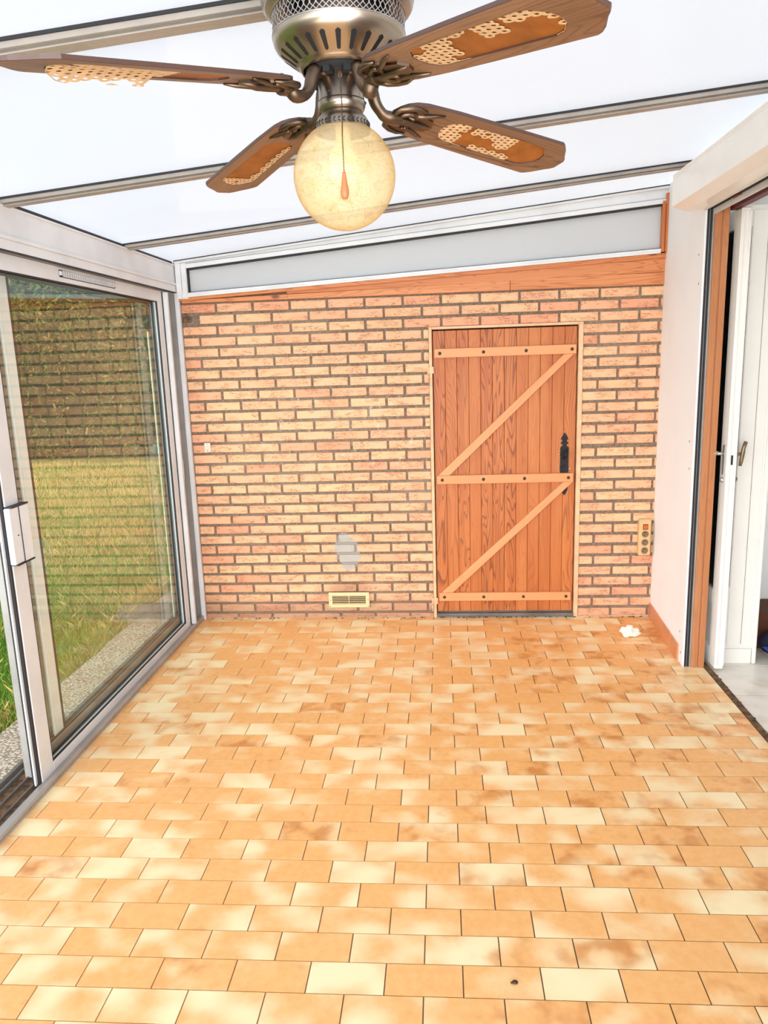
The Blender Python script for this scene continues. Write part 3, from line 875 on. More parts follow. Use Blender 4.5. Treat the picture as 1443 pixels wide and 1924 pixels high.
mb=MB(); mb.tube([(cx-.006,YB+.006,.965),(cx-.004,YB-.024,.975),(cx-.002,YB-.028,.99),(cx+.010,YB-.03,1.022)],[.006,.009,.013,.005],12,.7)
hh=mb.build('door_handle',M['black_iron'],d3)
mb=MB(); mb.ball((cx-.004,YB+.0055,.922),.006,10,6,(1,.3,1)); mb.box(cx-.006,cx-.002,YB+.0045,YB+.006,.908,.922); mb.build('keyhole',M['dark_slot'],lo)
for (x,z) in ((cx-.030,.990),(cx+.033,1.008),(cx-.030,.917),(cx+.032,.905)):
    mb=MB(); mb.ball((x,YB+.010,z),.0062,10,6,(1,.6,1)); mb.build('screw',M['silver'],d3)
for z in (1.49,.10):
    mb=MB(); mb.tube([(-.1035,YB-.012,z-.045),(-.1035,YB-.012,z-.020)],.0055); mb.tube([(-.1035,YB-.012,z-.018),(-.1035,YB-.012,z+.030)],.0062)
    mb.box(-.103,-.072,YB-.012,YB-.006,z-.012,z+.026,b=.001); mb.ball((-.1035,YB-.012,z-.052),.005,8,6)
    mb.build('hinge',M['frame_paint'],d3)
# painted frame and worn sill
mb=MB()
mb.box(DX0,-.080,YB-.008,YB+.05,.0,DZ1,b=.002); mb.box(.745,DX1,YB-.008,YB+.05,.0,DZ1,b=.002); mb.box(-.080,.745,YB-.008,YB+.05,1.7235,DZ1,b=.002)
o=mb.build('trim_10',M['frame_paint']); structure(o)
mb=MB(); mb.box(-.080,.745,YB+.02,YB+.06,.0,.036); mb.box(-.080,.745,YB-.006,YB+.06,.0,.012); mb.box(-.080,.745,YB-.012,YB+.01,.012,.026,b=.002)
o=mb.build('trim_11',M['alu_dark']); structure(o)
mb=MB(); rr=random.Random(5)
for k in range(90):
    x=rr.uniform(-1.5,1.19) if k%3 else rr.uniform(-.09,.76); s=rr.uniform(.002,.006)
    mb.ball((x,YB-.008-rr.random()*.010,.002),s,6,4,(1.6,1,.5))
o=mb.build('wall_foot_debris',M['dirt']); tag(o,'fine grey grit along the foot of the brick wall','grit',kind='stuff')

# ------------------------------------------------------------------ fittings on the brick wall
wv=empty('wall_vent',(-.62,YB,.119)); tag(wv,'cream louvred ventilation grille low on the brick wall','ventilation grille')
gx0,gx1,gz0,gz1=-.746,-.494,.070,.166
mb=MB()
mb.box(gx0,gx1,YB-.014,YB-.002,gz0,gz0+.020,b=.002); mb.box(gx0,gx1,YB-.014,YB-.002,gz1-.020,gz1,b=.002)
mb.box(gx0,gx0+.022,YB-.0135,YB-.002,gz0+.0195,gz1-.0195); mb.box(gx1-.022,gx1,YB-.0135,YB-.002,gz0+.0195,gz1-.0195)
mb.box(-.6225,-.6195,YB-.0125,YB-.004,gz0+.018,gz1-.018)
mb.build('grille_frame',M['cream'],wv)
for k in range(5):
    z=gz0+.0245+k*.0115
    mb=MB(); Mx=Matrix.Translation((0,YB-.008,z))@Matrix.Rotation(R(-35),4,'X')
    mb.box(gx0+.02,gx1-.02,-.006,.006,-.0012,.0012,M=Mx); mb.build('louvre',M['cream'],wv)
mb=MB(); mb.box(gx0+.01,gx1-.01,YB-.0035,YB-.0025,gz0+.01,gz1-.01); mb.build('opening',M['dark_slot'],wv)
for x,z in ((gx0+.008,.118),(gx1-.008,.118),(gx0+.008,gz0+.008),(gx1-.008,gz0+.008)):
    mb=MB(); mb.ball((x,YB-.0142,z),.0028,8,5,(1,.4,1)); mb.build('screw',M['bolt'],wv)

ws=empty('light_switch',(-1.436,YB,1.081)); tag(ws,'small square white rocker switch on the bricks beside the sliding door','light switch')
mb=MB(); mb.box(-1.455,-1.417,YB-.014,YB-.002,1.053,1.110,b=.003); mb.build('plate',M['switch_white'],ws)
mb=MB(); mb.box(-1.443,-1.430,YB-.020,YB-.013,1.066,1.092,b=.002); mb.build('rocker',M['switch_white'],ws)
mb=MB(); mb.box(-1.4445,-1.443,YB-.0155,YB-.0135,1.066,1.092); mb.box(-1.4445,-1.430,YB-.0155,YB-.0135,1.0645,1.066); mb.box(-1.438,-1.434,YB-.0155,YB-.0135,1.058,1.061); mb.box(-1.438,-1.434,YB-.0155,YB-.0135,1.100,1.103)
mb.build('switch_gap',M['dark_slot'],ws)

ps=empty('power_strip',(1.142,YB,.49)); tag(ps,'beige three-socket power strip with orange switch, mounted upright near the right corner','power strip')
sx,sz0,sz1=1.141,.388,.606
mb=MB(); mb.box(sx-.035,sx+.035,YB-.046,YB-.002,sz0,sz1,b=.007); mb.build('body',M['strip'],ps)
mb=MB(); mb.box(sx-.014,sx+.015,YB-.0475,YB-.044,.545,.578); o=mb.build('switch_bezel',M['rust'],ps)
mb=MB(); mb.box(sx-.011,sx+.012,YB-.052,YB-.046,.549,.574,b=.002); mb.build('rocker',M['orange'],o)
for z in (.519,.469,.420):
    mb=MB()
    prof=[(.020,YB-.0470),(.0195,YB-.0468),(.0185,YB-.0463),(0,YB-.0463)]
    n=len(mb.v)
    # shallow round well
    for i in range(28):
        a=2*math.pi*i/28
        for r,y in prof: mb.v.append((sx+r*math.cos(a),y,z+r*math.sin(a)))
    for i in range(28):
        j=(i+1)%28
        for q in range(3): mb.face((i*4+q,j*4+q,j*4+q+1,i*4+q+1))
    s=mb.build('socket',M['bronze'],ps)
    mb=MB(); mb.ball((sx-.007,YB-.0464,z-.006),.0027,8,5,(1,.4,1)); mb.ball((sx+.004,YB-.0464,z+.007),.0027,8,5,(1,.4,1)); mb.ball((sx-.006,YB-.0464,z+.010),.0035,8,5,(1,.4,1)); mb.build('pin_hole',M['dark_slot'],s)

# small things on the floor
mb=MB(); mb.ball((1.005,2.555,.026),.040,28,18,(1.15,.85,.68)); mb.s=[False]*len(mb.s)
for q in range(len(mb.v)):
    p=Vector(mb.v[q]); d=mnoise.noise(p*34)*.020+abs(mnoise.noise(p*80))*.016-.004
    c=Vector((1.005,2.555,.026)); u=(p-c).normalized(); p=p+u*d; mb.v[q]=(p.x,p.y,max(.0015,p.z))
n=len(mb.v)
mb.prism([(1.036,.010),(1.066,.016),(1.040,.036)],lambda a,b,d:(a,2.545+d,b),.004,-.004)
o=mb.build('crumpled_tissue',M['paper']); tag(o,'crumpled white tissue lying on the floor tiles near the right wall','tissue')
mb=MB(); mb.smooth=True; mb.ball((.131,.150,.0035),.007,12,8,(1.1,.9,.5)); mb.ball((.124,.148,.003),.004,8,6,(1.3,.8,.6))
o=mb.build('pebble',M['bolt']); tag(o,'tiny dark brown crumb lying alone on a near floor tile','crumb')

# ------------------------------------------------------------------ ceiling fan
FX,FY=-.196,-.062
fan=empty('ceiling_fan',(FX,FY,2.28)); tag(fan,'four-blade ceiling fan with pewter motor, torn cane inlays and amber globe lamp','ceiling fan')
mb=MB(); mb.lathe([(.0,2.290),(.100,2.290),(.123,2.275),(.125,2.195),(.131,2.185),(.131,2.178),(.126,2.172),(.130,2.166),(.1305,2.158),(.127,2.150),(.1285,2.150),(.124,2.144),(.117,2.140),(.1145,2.138),(.090,2.140),(.088,2.17),(.0,2.17)],FX,FY,72); mb.build('canopy',M['pewter'],fan)
mb=MB(); mb.lathe([(.112,2.128),(.1145,2.104),(.1140,2.099),(.1125,2.094),(.1095,2.088),(.104,2.083),(.096,2.076),(.074,2.061),(.069,2.057),(.066,2.050),(.064,2.052),(.064,2.062),(.090,2.080),(.105,2.092),(.109,2.104)][1:],FX,FY,96)
mb.cur=1
for k in range(24):
    a=2*math.pi*(k+.4)/24
    def sp(rr,zz,w): 
        ca,sa=math.cos(a),math.sin(a); t=w
        return (FX+rr*ca-t*sa, FY+rr*sa+t*ca, zz)
    P=[]
    r0,r1=.0765,.1000
    for (rr,w) in ((r0,-.0030),(r0-.0024,0),(r0,.0030),(r1,.0046),(r1+.0026,0),(r1,-.0046)):
        if rr<.096: zz=2.076-(.096-rr)*(.015/.022)
        else: zz=2.076+(rr-.096)*.9
        P.append(sp(rr,zz-.0010,w))
    n=len(mb.v); mb.v+=P; mb.face(range(n,n+6)); 
mb.build('motor_shell',[M['pewter'],M['dark_slot']],fan)
# open lattice band
mb=MB(); N=66; rb=.1135; za,zb=2.1045,2.1385
def cyl(a,z,r=rb): return (FX+r*math.cos(a),FY+r*math.sin(a),z)
H=zb-za; step=2*math.pi/N; hw=step*.085
for k in range(N):
    for s in (1,-1):
        steps=12
        for q in range(steps):
            # sinuous strands that touch and part: the stretched oval openings of expanded metal
            def ang(t): return (k*step + s*step*.5*math.cos(t*2*math.pi*1.25) )
            t0,t1=q/steps,(q+1)/steps
            a0,a1=ang(t0),ang(t1)
            n=len(mb.v)
            mb.v+=[cyl(a0-hw,za+H*t0),cyl(a0+hw,za+H*t0),cyl(a1+hw,za+H*t1),cyl(a1-hw,za+H*t1)]
            mb.face((n,n+1,n+2,n+3))
for z in (za,zb):
    mb.lathe([(rb+.0006,z-.0012),(rb+.0006,z+.0012)],FX,FY,72)
o=mb.build('lattice_band',M['bright'],fan); m=o.modifiers.new('t','SOLIDIFY'); m.thickness=.0008
mb=MB(); mb.lathe([(.078,2.17),(.080,2.125),(.078,2.066),(.0,2.066)],FX,FY,48); mb.build('motor_core',M['pewter_dark'],fan)
mb=MB(); mb.lathe([(.0,2.064),(.060,2.064),(.060,2.046),(.0,2.046)],FX,FY,32)
for k in range(10):
    a=2*math.pi*k/10; mb.box(-.008,.008,-.006,.006,2.036,2.047,M=Matrix.Translation((FX+.050*math.cos(a),FY+.050*math.sin(a),0))@Matrix.Rotation(a,4,'Z'))
mb.build('flywheel',M['dark_slot'],fan)
mb=MB(); mb.lathe([(.0,2.052),(.038,2.052),(.0396,2.050),(.0396,2.0045),(.0405,2.003),(.0412,2.0025),(.0412,1.996),(.039,1.990),(.0345,1.9855),(.0,1.9855)],FX,FY,56); sc=mb.build('switch_cup',M['pewter'],fan)
mb=MB(); mb.lathe([(.0401,2.0040),(.0406,2.0040),(.0406,2.0030),(.0401,2.0030)],FX,FY,56); mb.build('seam',M['dark_slot'],sc)
mb=MB(); mb.ball((FX+.0035,FY-.0396,2.036),.0056,14,8,(1,.35,1.35)); mb.build('chain_outlet',M['bolt'],sc)
mb=MB(); mb.ball((FX-.016,FY-.0365,2.012),.0022,8,6); mb.build('screw',M['bolt'],sc)
mb=MB(); mb.ball((FX+.0405,FY-.004,1.999),.0032,8,6); mb.build('screw',M['bolt'],sc)
mb=MB(); mb.lathe([(.0,1.986),(.034,1.986),(.0365,1.984),(.0385,1.981),(.0425,1.977),(.0460,1.971),(.0475,1.966),(.0478,1.958),(.0485,1.957),(.0485,1.9545),(.0465,1.954),(.0455,1.965),(.0,1.972)],FX,FY,56)
fit=mb.build('globe_fitter',M['pewter'],fan)
mb=MB()
for k in range(36):
    a=2*math.pi*k/36
    for s in (1,-1):
        Mx=Matrix.Translation((FX,FY,0))@Matrix.Rotation(a,4,'Z')@Matrix.Translation((.0476,0,1.9645+s*.0022))@Matrix.Rotation(R(40*s),4,'X')
        mb.box(-.0006,.0006,-.0022,.0022,-.0007,.0007,M=Mx)
mb.build('herringbone_notch',M['dark_slot'],fit)
# globe
GZ,GR=1.882,.0905
prof=[]
for i in range(0,41):
    th=R(27)+ (math.pi-R(27))*i/40
    prof.append((GR*math.sin(th) if i<40 else 0.0,GZ+GR*math.cos(th)))
mb=MB(); mb.lathe(prof,FX,FY,72); gl=mb.build('globe_shade',M['globe'],fan,origin=(FX,FY,GZ))
prof=[(.013,1.965),(.013,1.945),(.015,1.935),(.022,1.925),(.0285,1.910),(.030,1.895),(.027,1.880),(.018,1.868),(.0,1.864)]
mb=MB(); mb.lathe(prof,FX,FY,32); mb.build('light_bulb',M['bulb'],fan)
# pull chain
mb=MB(); path=[Vector((FX+.004,FY-.044,2.034)),Vector((FX+.0055,FY-.048,1.990)),Vector((FX+.0065,FY-.056,1.962)),Vector((FX+.0085,FY-.083,1.926)),Vector((FX+.0100,FY-.0935,1.895)),Vector((FX+.0105,FY-.0955,1.868))]
tot=sum((path[i+1]-path[i]).length for i in range(5)); nb=int(tot/.0032)
for k in range(nb+1):
    d=tot*k/nb
    for i in range(5):
        L=(path[i+1]-path[i]).length
        if d<=L+1e-9: break
        d-=L
    p=path[i].lerp(path[i+1],min(1,d/L)); mb.ball(p,.00125,6,4)
mb.tube(path,.0004,5)
ch=mb.build('pull_chain',M['pewter_dark'],fan)
mb=MB(); mb.lathe([(.0,1.868),(.0026,1.8675),(.0034,1.863),(.0055,1.846),(.0070,1.836),(.0066,1.830),(.0042,1.8255),(.0,1.8245)],FX+.0105,FY-.0965,20); mb.build('pull_knob',M['knob_wood'],ch)

# blades
def radial(poly,ang):
    d=(math.cos(ang),math.sin(ang)); best=None
    for i in range(len(poly)):
        a=poly[i]; b=poly[(i+1)%len(poly)]; ex,ey=b[0]-a[0],b[1]-a[1]
        den=d[0]*ey-d[1]*ex
        if abs(den)<1e-12: continue
        t=(a[0]*ey-a[1]*ex)/den; s=(a[0]*d[1]-a[1]*d[0])/den
        if t>0 and -1e-6<=s<=1+1e-6: best=t if best is None else max(best,t)
    return best
BL=.385; R0=.168
out=[(.0,.0),(.002,.020),(.010,.034),(.022,.044),(.040,.050),(.10,.0555),(.20,.0595),(.30,.0625),(.338,.0635),(.345,.0600),(.356,.050),(.372,.0300),(.380,.022),(.385,.014)]
outline=[(x,y) for x,y in out[1:]]+[(x,-y) for x,y in out[1:]][::-1]
outline.append((0,0)); 
inn=[(.098,.0),(.101,.016),(.110,.027),(.124,.0325),(.20,.0355),(.300,.0385),(.314,.034),(.330,.016),(.334,.0)]
inner=[(x,y) for x,y in inn]+[(x,-y) for x,y in inn[1:-1]][::-1]
CX=.215
def mkblade(ang,rootz,ztip,RT,R0,pitch,mask,seed):
    droop=math.atan2(rootz-ztip,RT-R0); LS=math.hypot(rootz-ztip,RT-R0)/BL
    poly=[(x-CX,y) for x,y in outline]; pin=[(x-CX,y) for x,y in inner]
    angs=sorted(set(round(math.atan2(y,x),5) for x,y in poly+pin)|set(round(-math.pi+2*math.pi*i/90,5) for i in range(90)))
    po=[]; pi_=[]
    for a in angs:
        ro=radial(poly,a); ri=radial(pin,a)
        po.append((CX+ro*math.cos(a),ro*math.sin(a))); pi_.append((CX+ri*math.cos(a),ri*math.sin(a)))
    k=len(angs); m=MB(); T=.0032; n=0
    rings=[[(x,y,T) for x,y in po],[(x,y,T-.0008) for x,y in po],[(x,y,-T+.0008) for x,y in po],[(CX+(x-CX)*.995,y*.985,-T) for x,y in po],[(x,y,-T) for x,y in pi_],[(x,y,-.0002) for x,y in pi_]]
    for r_ in rings: m.v+=r_
    def strip(a,b,mt):
        m.cur=mt
        for i in range(k):
            j=(i+1)%k; m.face((a*k+i,a*k+j,b*k+j,b*k+i))
    m.rnd=seed
    strip(1,0,1) if False else None
    strip(0,1,1); strip(1,2,1); strip(2,3,1); strip(3,4,0); strip(4,5,1)
    m.cur=0; m.face(list(range(k)))
    b=m.build('fan_blade',[M['blade_wood'],M['blade_edge']],fan)
    m=MB(); m.v=[(x,y,-.0004) for x,y in pi_]; m.face(list(range(k))[::-1])
    bk=m.build('inlay_backing',M['cane_back'],b); bk.location=(0,0,0)
    # torn cane webbing
    m=MB(); cu,cv=.0118,.0098; rg=random.Random(int(seed*1000))
    def inside(x,y,s=.985):
        dx,dy=x-CX,y; r=math.hypot(dx,dy)
        return r < radial(pin,math.atan2(dy,dx))*s
    sag=mask[1]
    for iu in range(0,22):
        for iv in range(-4,5):
            x=.103+iu*cu; y=iv*cv+(cv/2 if iu%2 else 0)
            if not mask[0](x,y,rg) or rg.random()<.05: continue
            oc=[]; ic=[]
            for q in range(12):
                a=2*math.pi*(q+.5)/12
                # hexagonal cell border
                h=1/max(abs(math.cos(a)),abs(math.cos(a-math.pi/3)),abs(math.cos(a+math.pi/3)))
                oc.append((x+cu*.62*h*math.cos(a)*1.02,y+cv*.55*h*math.sin(a)))
                ic.append((x+.0034*math.cos(a),y+.0028*math.sin(a)))
            def lim(p):
                dx,dy=p[0]-CX,p[1]; r=math.hypot(dx,dy); mx=radial(pin,math.atan2(dy,dx))*.99
                return p if r<=mx else (CX+dx*mx/r,dy*mx/r)
            oc=[lim(p) for p in oc]; ic=[lim(p) for p in ic]
            jit=rg.uniform(-.0002,.0002)
            n=len(m.v)
            for p in oc+ic:
                m.v.append((p[0]+rg.uniform(-.0005,.0005),p[1]+rg.uniform(-.0005,.0005),-.0022+jit+sag(p[0],p[1])))
            for q in range(12):
                w_=(q+1)%12; m.face((n+q,n+w_,n+12+w_,n+12+q))
    cn=m.build('cane_webbing',M['cane'],b); cn.location=(0,0,0); md=cn.modifiers.new('t','SOLIDIFY'); md.thickness=.0007; md.offset=0
    b.location=(R0*math.cos(ang),R0*math.sin(ang),rootz-2.28)
    base=Matrix.Rotation(ang,4,'Z')@Matrix.Rotation(droop,4,'Y')@Matrix.Rotation(pitch,4,'X')
    b.rotation_euler=base.to_euler(); b.scale=(LS,1,1)
    # arm: curved neck + ornamental bracket
    m=MB()
    def W(u,v,w): # blade-local to fan-local
        return tuple(Vector(b.location)+base@Vector((u*LS,v,w)))
    ca,sa=math.cos(ang),math.sin(ang)
    def F(r,z): return (r*ca,r*sa,z-2.28)
    neck=[F(.040,2.046),F(.054,2.043),F(.064,2.030),F(.071,2.012),F(.084,1.998),F(R0-.018,1.994),W(-.006,0,-.011),W(.010,0,-.009)]
    # smooth the neck
    NP=[]
    for i in range(len(neck)-1):
        p0=Vector(neck[max(0,i-1)]);p1=Vector(neck[i]);p2=Vector(neck[i+1]);p3=Vector(neck[min(len(neck)-1,i+2)])
        for q in range(4):
            t=q/4; NP.append(.5*((2*p1)+(-p0+p2)*t+(2*p0-5*p1+4*p2-p3)*t*t+(-p0+3*p1-3*p2+p3)*t**3))
    NP.append(Vector(neck[-1]))
    m.tube(NP,[.0088+.003*abs(math.cos(i/len(NP)*3.1)) for i in range(len(NP))],10,1.25)
    # bracket scrolls under the blade root
    def sc(pts,r): m.tube([W(*p) for p in pts],r,8)
    for s in (1,-1):
        sc([(.000,0,-.0085),(-.006,s*.014,-.0082),(-.002,s*.028,-.0078),(.012,s*.037,-.0074),(.028,s*.040,-.007),(.044,s*.038,-.006)],[.0065,.006,.0055,.005,.0045,.002])
        sc([(.004,s*.004,-.009),(.012,s*.018,-.0085),(.026,s*.026,-.008),(.036,s*.019,-.008),(.032,s*.010,-.0078),(.022,s*.012,-.0075)],[.005,.005,.0045,.0042,.004,.002])
        sc([(.030,s*.020,-.0075),(.046,s*.024,-.007),(.064,s*.034,-.006),(.080,s*.040,-.0045)],[.0045,.005,.004,.0015])
    sc([(.0,0,-.009),(.02,0,-.0095),(.05,0,-.009),(.075,0,-.006)],[.007,.0075,.006,.002])
    n=len(m.v)
    pl=[(-.004,.012),(.004,.026),(.020,.036),(.040,.034),(.050,.022),(.070,.016),(.078,0),(.070,-.016),(.050,-.022),(.040,-.034),(.020,-.036),(.004,-.026),(-.004,-.012)]
    m.prism(pl,lambda a_,b_,d:W(a_,b_,d),-.0072,-.0033)
    for (u,v) in ((.022,.024),(.022,-.024),(.056,0)): m.ball(W(u,v,-.0095),.0035,8,6); m.tube([W(u,v,.002),W(u,v,.0075)],.0028,8)
    ar=m.build('blade_arm',M['pewter_dark'],fan); ar.location=(0,0,0)
    return b
flat=lambda x,y:0.0
def m_left(x,y,rg):   # most webbing left, hanging out on the near side
    return (x>.185 and (y>-.022 or rg.random()>.5)) or (x>.18 and y>.02)
def m_ll(x,y,rg): return (y<-.020 and x>.115) or (x>.300)
def m_lr(x,y,rg): return x<.142 or (x<.245 and y>.012 and not .146<x<.156) or (.215<x<.25 and y>-.008) or (y<-.022 and .185<x<.27)
def m_ur(x,y,rg): return (x<.165 and (y<.0 or x>.128) and not (x>.15 and y<-.018)) or (x<.135 and y<.012) or (x<.185 and y>.014 and x>.13) or (y>.026 and .17<x<.215) or (.222<x<.258 and y>.004) or (y>.018 and .275<x<.325) or (x>.325)
def sag_l(x,y): return -.014*max(0,(y*0+(.012-y))/.05)**1.5 if (x>.20 and y<.012) else 0.0
TILT=R(-12)
specs=[(-132,2.012,1.942,.57,.12,R(-9),m_left,sag_l,.37),(129,2.008,1.960,.535,.12,R(-4),m_ll,flat,.63),
       (38,2.002,1.963,.54,.11,R(-12),(lambda x,y,rg:m_lr(x,-y,rg)),flat,.11),(-52,2.018,1.948,.575,.11,R(-8),(lambda x,y,rg:m_ur(x,-y,rg)),flat,.84)]
for (a,zr,zt,rt0,r00,pt,mk,sg,sd) in specs:
    mkblade(R(a),zr,zt,rt0,r00,pt,(mk,sg),sd)

# ------------------------------------------------------------------ outdoors
mb=MB(); mb.box(-40,XL-.20,-10,60,-.4,-.105); o=mb.build('lawn_ground',M['lawn']); tag(o,'patchy green and straw-yellow lawn outside the sliding door','lawn',kind='structure')
mb=MB(); 
pp=[(XL-.20,-3.0),(XL-.20,6.5),(-2.06,6.5)]; rr=random.Random(2)
for i in range(60): y=6.5-9.5*(i+1)/61; pp.append((-2.06+rr.uniform(-.012,.012),y))
pp.append((-2.06,-3.0))
mb.prism(pp,lambda a,b,d:(a,b,d),-.12,-.055)
o=mb.build('garden_path',M['gravel']); tag(o,'narrow strip of exposed-aggregate concrete running along the sliding door','path')
mb=MB(); mb.prism([(-2.19,2.95),(-1.765,2.93),(-1.765,3.30),(-2.26,3.27)],lambda a,b,d:(a,b,d),-.10,-.030)
o=mb.build('paving_slab',M['slab']); bevel(o,.006); tag(o,'weathered grey slab lying across the far end of the concrete strip','slab')
mb=MB(); mb.box(XL-.21,XL-.2,-3,YB+.1,-.12,-.03); o=mb.build('trim_12',M['gravel']); structure(o)

def grass():
    rg=np.random.default_rng(4)
    V=[];F=[];C=[]
    def add(n,x0,x1,y0,y1,h0,h1,w,dry):
        x=rg.uniform(x0,x1,n); y=rg.uniform(y0,y1,n)
        cl=np.sin(x*5.1+1.3)*np.sin(y*4.3)+np.sin(x*1.7-y*2.1)
        h=rg.uniform(h0,h1,n)*(1+.25*cl); a=rg.uniform(0,2*np.pi,n); l=rg.uniform(.2,1.1,n)*h; b=rg.uniform(0,2*np.pi,n)
        r=np.where(rg.uniform(0,1,n)<np.clip(dry+.18*cl,.03,.95),rg.uniform(.8,1,n),rg.uniform(0,.6,n))
        base=np.stack([x,y,np.full(n,-.107)],1)
        d=np.stack([np.cos(a),np.sin(a),0*a],1)*w/2
        tip=base+np.stack([np.cos(b)*l,np.sin(b)*l,h],1)
        mid=base+np.stack([np.cos(b)*l*.35,np.sin(b)*l*.35,h*.6],1)
        s=sum(len(v) for v in V)
        V.append(np.stack([base-d,base+d,mid+d*.7,tip,mid-d*.7],1).reshape(-1,3))
        F.append(s+np.arange(n*5).reshape(n,5)); C.append(r)
    add(26000,-3.4,-2.09,.6,4.2,.03,.075,.004,.14)
    add(9000,-2.25,-2.075,.4,6.0,.03,.11,.004,.6)
    add(16000,-5.5,-2.09,4.0,8.0,.03,.07,.007,.72)
    add(9000,-6.0,-3.4,.6,4.2,.04,.08,.006,.2)
    add(12000,-9,-2.1,8.0,11.4,.04,.08,.012,.88)
    V=np.concatenate(V);F=np.concatenate(F);C=np.concatenate(C)
    me=bpy.data.meshes.new('grass'); me.from_pydata(V.tolist(),[],F.tolist()); me.materials.append(M['grass'])
    at=me.attributes.new('rnd','FLOAT','FACE'); at.data.foreach_set('value',C)
    o=bpy.data.objects.new('grass',me); COL.objects.link(o); tag(o,'short grass blades, green near the path and dry farther off','grass',kind='stuff')
grass()
def hedge():
    e=empty('hedge',(-6,13,-.1)); tag(e,'tall brownish green hedge closing the far side of the lawn','hedge')
    mb=MB(); mb.smooth=True; nx,nz=60,18
    for iz in range(nz+1):
        for ix in range(nx+1):
            x=-20+30*ix/nx; z=-.15+4.4*iz/nz
            y=12.4-.10*x*0+.5*mnoise.noise(Vector((x*.5,z*.6,3)))+(0.9 if iz==nz else 0)
            mb.v.append((x,y,z))
    for iz in range(nz):
        for ix in range(nx):
            n=iz*(nx+1)+ix; mb.face((n,n+1,n+nx+2,n+nx+1))
    n=len(mb.v); mb.box(-20,10,13.3,14.2,-.15,4.25)
    mb.build('hedge_mass',M['hedge_core'],e)
    rg=np.random.default_rng(9); n=60000
    x=rg.uniform(-13,-1.0,n); z=rg.uniform(-.1,4.45,n); y=12.35+rg.uniform(-.35,.35,n)
    y=y+.35*np.sin(x*1.7+z*.8)*np.sin(z*1.3)
    s=rg.uniform(.025,.075,n); d1_=rg.normal(size=(n,3)); d1_/=np.linalg.norm(d1_,axis=1)[:,None]
    d2_=rg.normal(size=(n,3)); d2_-= (d2_*d1_).sum(1)[:,None]*d1_; d2_/=np.linalg.norm(d2_,axis=1)[:,None]
    P=np.stack([x,y,z],1); a=P-d1_*s[:,None]; b=P+d2_*s[:,None]*.35; c=P+d1_*s[:,None]; d=P-d2_*s[:,None]*.35
    V=np.stack([a,b,c,d],1).reshape(-1,3); F=np.arange(n*4).reshape(n,4)
    me=bpy.data.meshes.new('hedge_leaves'); me.from_pydata(V.tolist(),[],F.tolist()); me.materials.append(M['hedge'])
    at=me.attributes.new('rnd','FLOAT','FACE'); at.data.foreach_set('value',rg.uniform(0,1,n))
    o=bpy.data.objects.new('hedge_leaves',me); COL.objects.link(o); o.parent=e; o.location=-Vector(e.location); o['kind']='stuff'
hedge()
# house facade above the conservatory, and neighbouring wall behind the brick wall
mb=MB(); mb.box(1.262,1.5,Y0-3,YB+1.5,2.56,5.2); o=mb.build('wall_facade',M['facade']); structure(o)
mb=MB(); mb.box(.85,1.6,Y0-3,YB+1.5,5.2,5.3); o=mb.build('trim_13',M['eave']); structure(o)
mb=MB(); mb.box(XL-.1,1.5,YB+.45,YB+.6,-.1,3.6); o=mb.build('wall_neighbour',M['facade']); structure(o)

# ------------------------------------------------------------------ light
w=bpy.data.worlds.new('World'); scn.world=w; w.use_nodes=True
nt=w.node_tree; nt.nodes.clear()
bgN=nt.nodes.new('ShaderNodeBackground'); ou=nt.nodes.new('ShaderNodeOutputWorld')
ms=nt.nodes.new('ShaderNodeMapRange'); ms.interpolation_type='SMOOTHSTEP'
tc=nt.nodes.new('ShaderNodeTexCoord'); sp=nt.nodes.new('ShaderNodeSeparateXYZ'); nt.links.new(tc.outputs['Generated'],sp.inputs[0])
mr=nt.nodes.new('ShaderNodeMapRange'); nt.links.new(sp.outputs[2],mr.inputs[0]); mr.inputs[1].default_value=0; mr.inputs[2].default_value=1
mx=nt.nodes.new('ShaderNodeMix'); mx.data_type='RGBA'; nt.links.new(mr.outputs[0],mx.inputs[0])
mx.inputs[6].default_value=(.90,.93,.96,1); mx.inputs[7].default_value=(.95,.97,1.0,1)
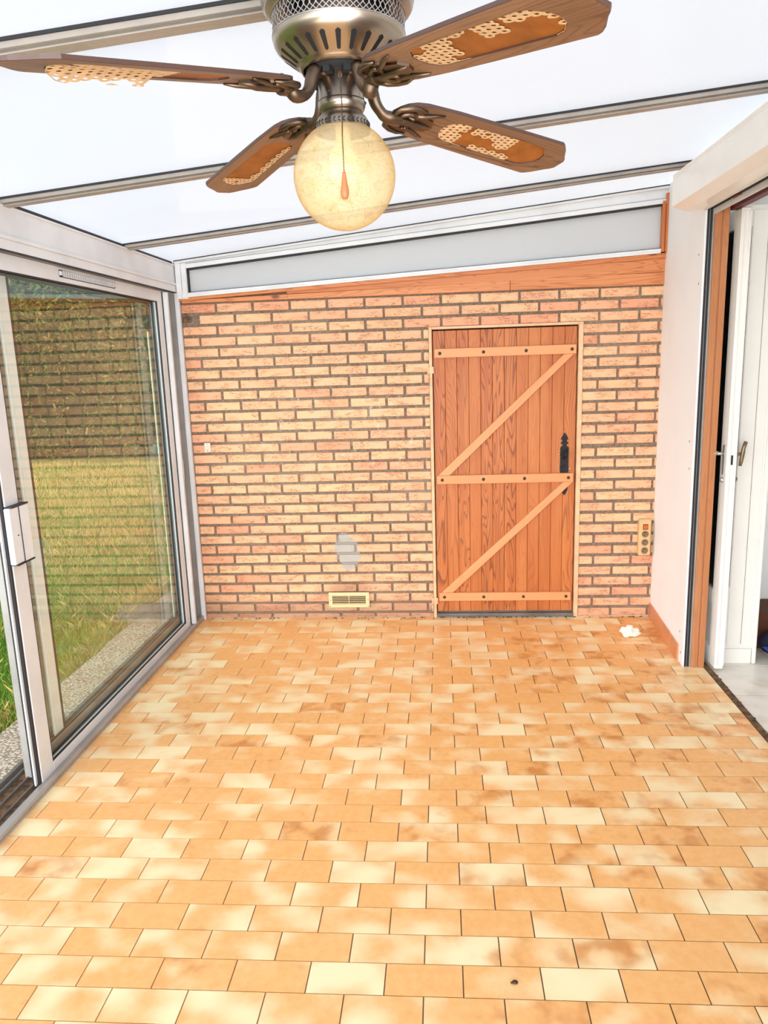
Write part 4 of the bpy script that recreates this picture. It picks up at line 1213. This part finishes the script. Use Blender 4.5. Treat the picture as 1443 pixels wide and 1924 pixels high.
nt.links.new(mx.outputs[2],bgN.inputs[0]); nt.links.new(sp.outputs[1],ms.inputs[0]); ms.inputs[1].default_value=.15; ms.inputs[2].default_value=-.9; ms.inputs[3].default_value=0; ms.inputs[4].default_value=3.9
mz=nt.nodes.new('ShaderNodeMapRange'); mz.interpolation_type='SMOOTHSTEP'; nt.links.new(sp.outputs[2],mz.inputs[0]); mz.inputs[1].default_value=.85; mz.inputs[2].default_value=.1; mz.inputs[3].default_value=0; mz.inputs[4].default_value=1
m1=nt.nodes.new('ShaderNodeMath'); m1.operation='MULTIPLY'; nt.links.new(ms.outputs[0],m1.inputs[0]); nt.links.new(mz.outputs[0],m1.inputs[1])  # bright low lobe behind the camera, added to light the interior
m2=nt.nodes.new('ShaderNodeMath'); m2.operation='ADD'; nt.links.new(m1.outputs[0],m2.inputs[0]); m2.inputs[1].default_value=.47
nt.links.new(m2.outputs[0],bgN.inputs[1])
nt.links.new(bgN.outputs[0],ou.inputs[0])

# ------------------------------------------------------------------ camera
cam=bpy.data.cameras.new('camera'); co=bpy.data.objects.new('camera',cam); COL.objects.link(co)
p,y,r=.2023,-.0819,-.0331
cy,sy=math.cos(y),math.sin(y); cp,sp_=math.cos(p),math.sin(p)
fw=Vector((sy*cp,cy*cp,-sp_)); rt=Vector((cy,-sy,0)); up=rt.cross(fw)
r2=math.cos(r)*rt+math.sin(r)*up; u2=-math.sin(r)*rt+math.cos(r)*up
Mx=Matrix(((r2.x,u2.x,-fw.x,-.0308),(r2.y,u2.y,-fw.y,-1.4614),(r2.z,u2.z,-fw.z,1.5591),(0,0,0,1)))
co.matrix_world=Mx
cam.sensor_fit='VERTICAL'; cam.sensor_height=24; cam.lens=24*1385.69/1924; cam.clip_start=.02; cam.clip_end=200
scn.camera=co
vs=scn.view_settings; vs.view_transform='Standard'; vs.look='None'; vs.gamma=1; vs.use_curve_mapping=False
vs.exposure=.86
scn.cycles.max_bounces=10; scn.cycles.transparent_max_bounces=16; scn.cycles.diffuse_bounces=5; scn.cycles.transmission_bounces=8
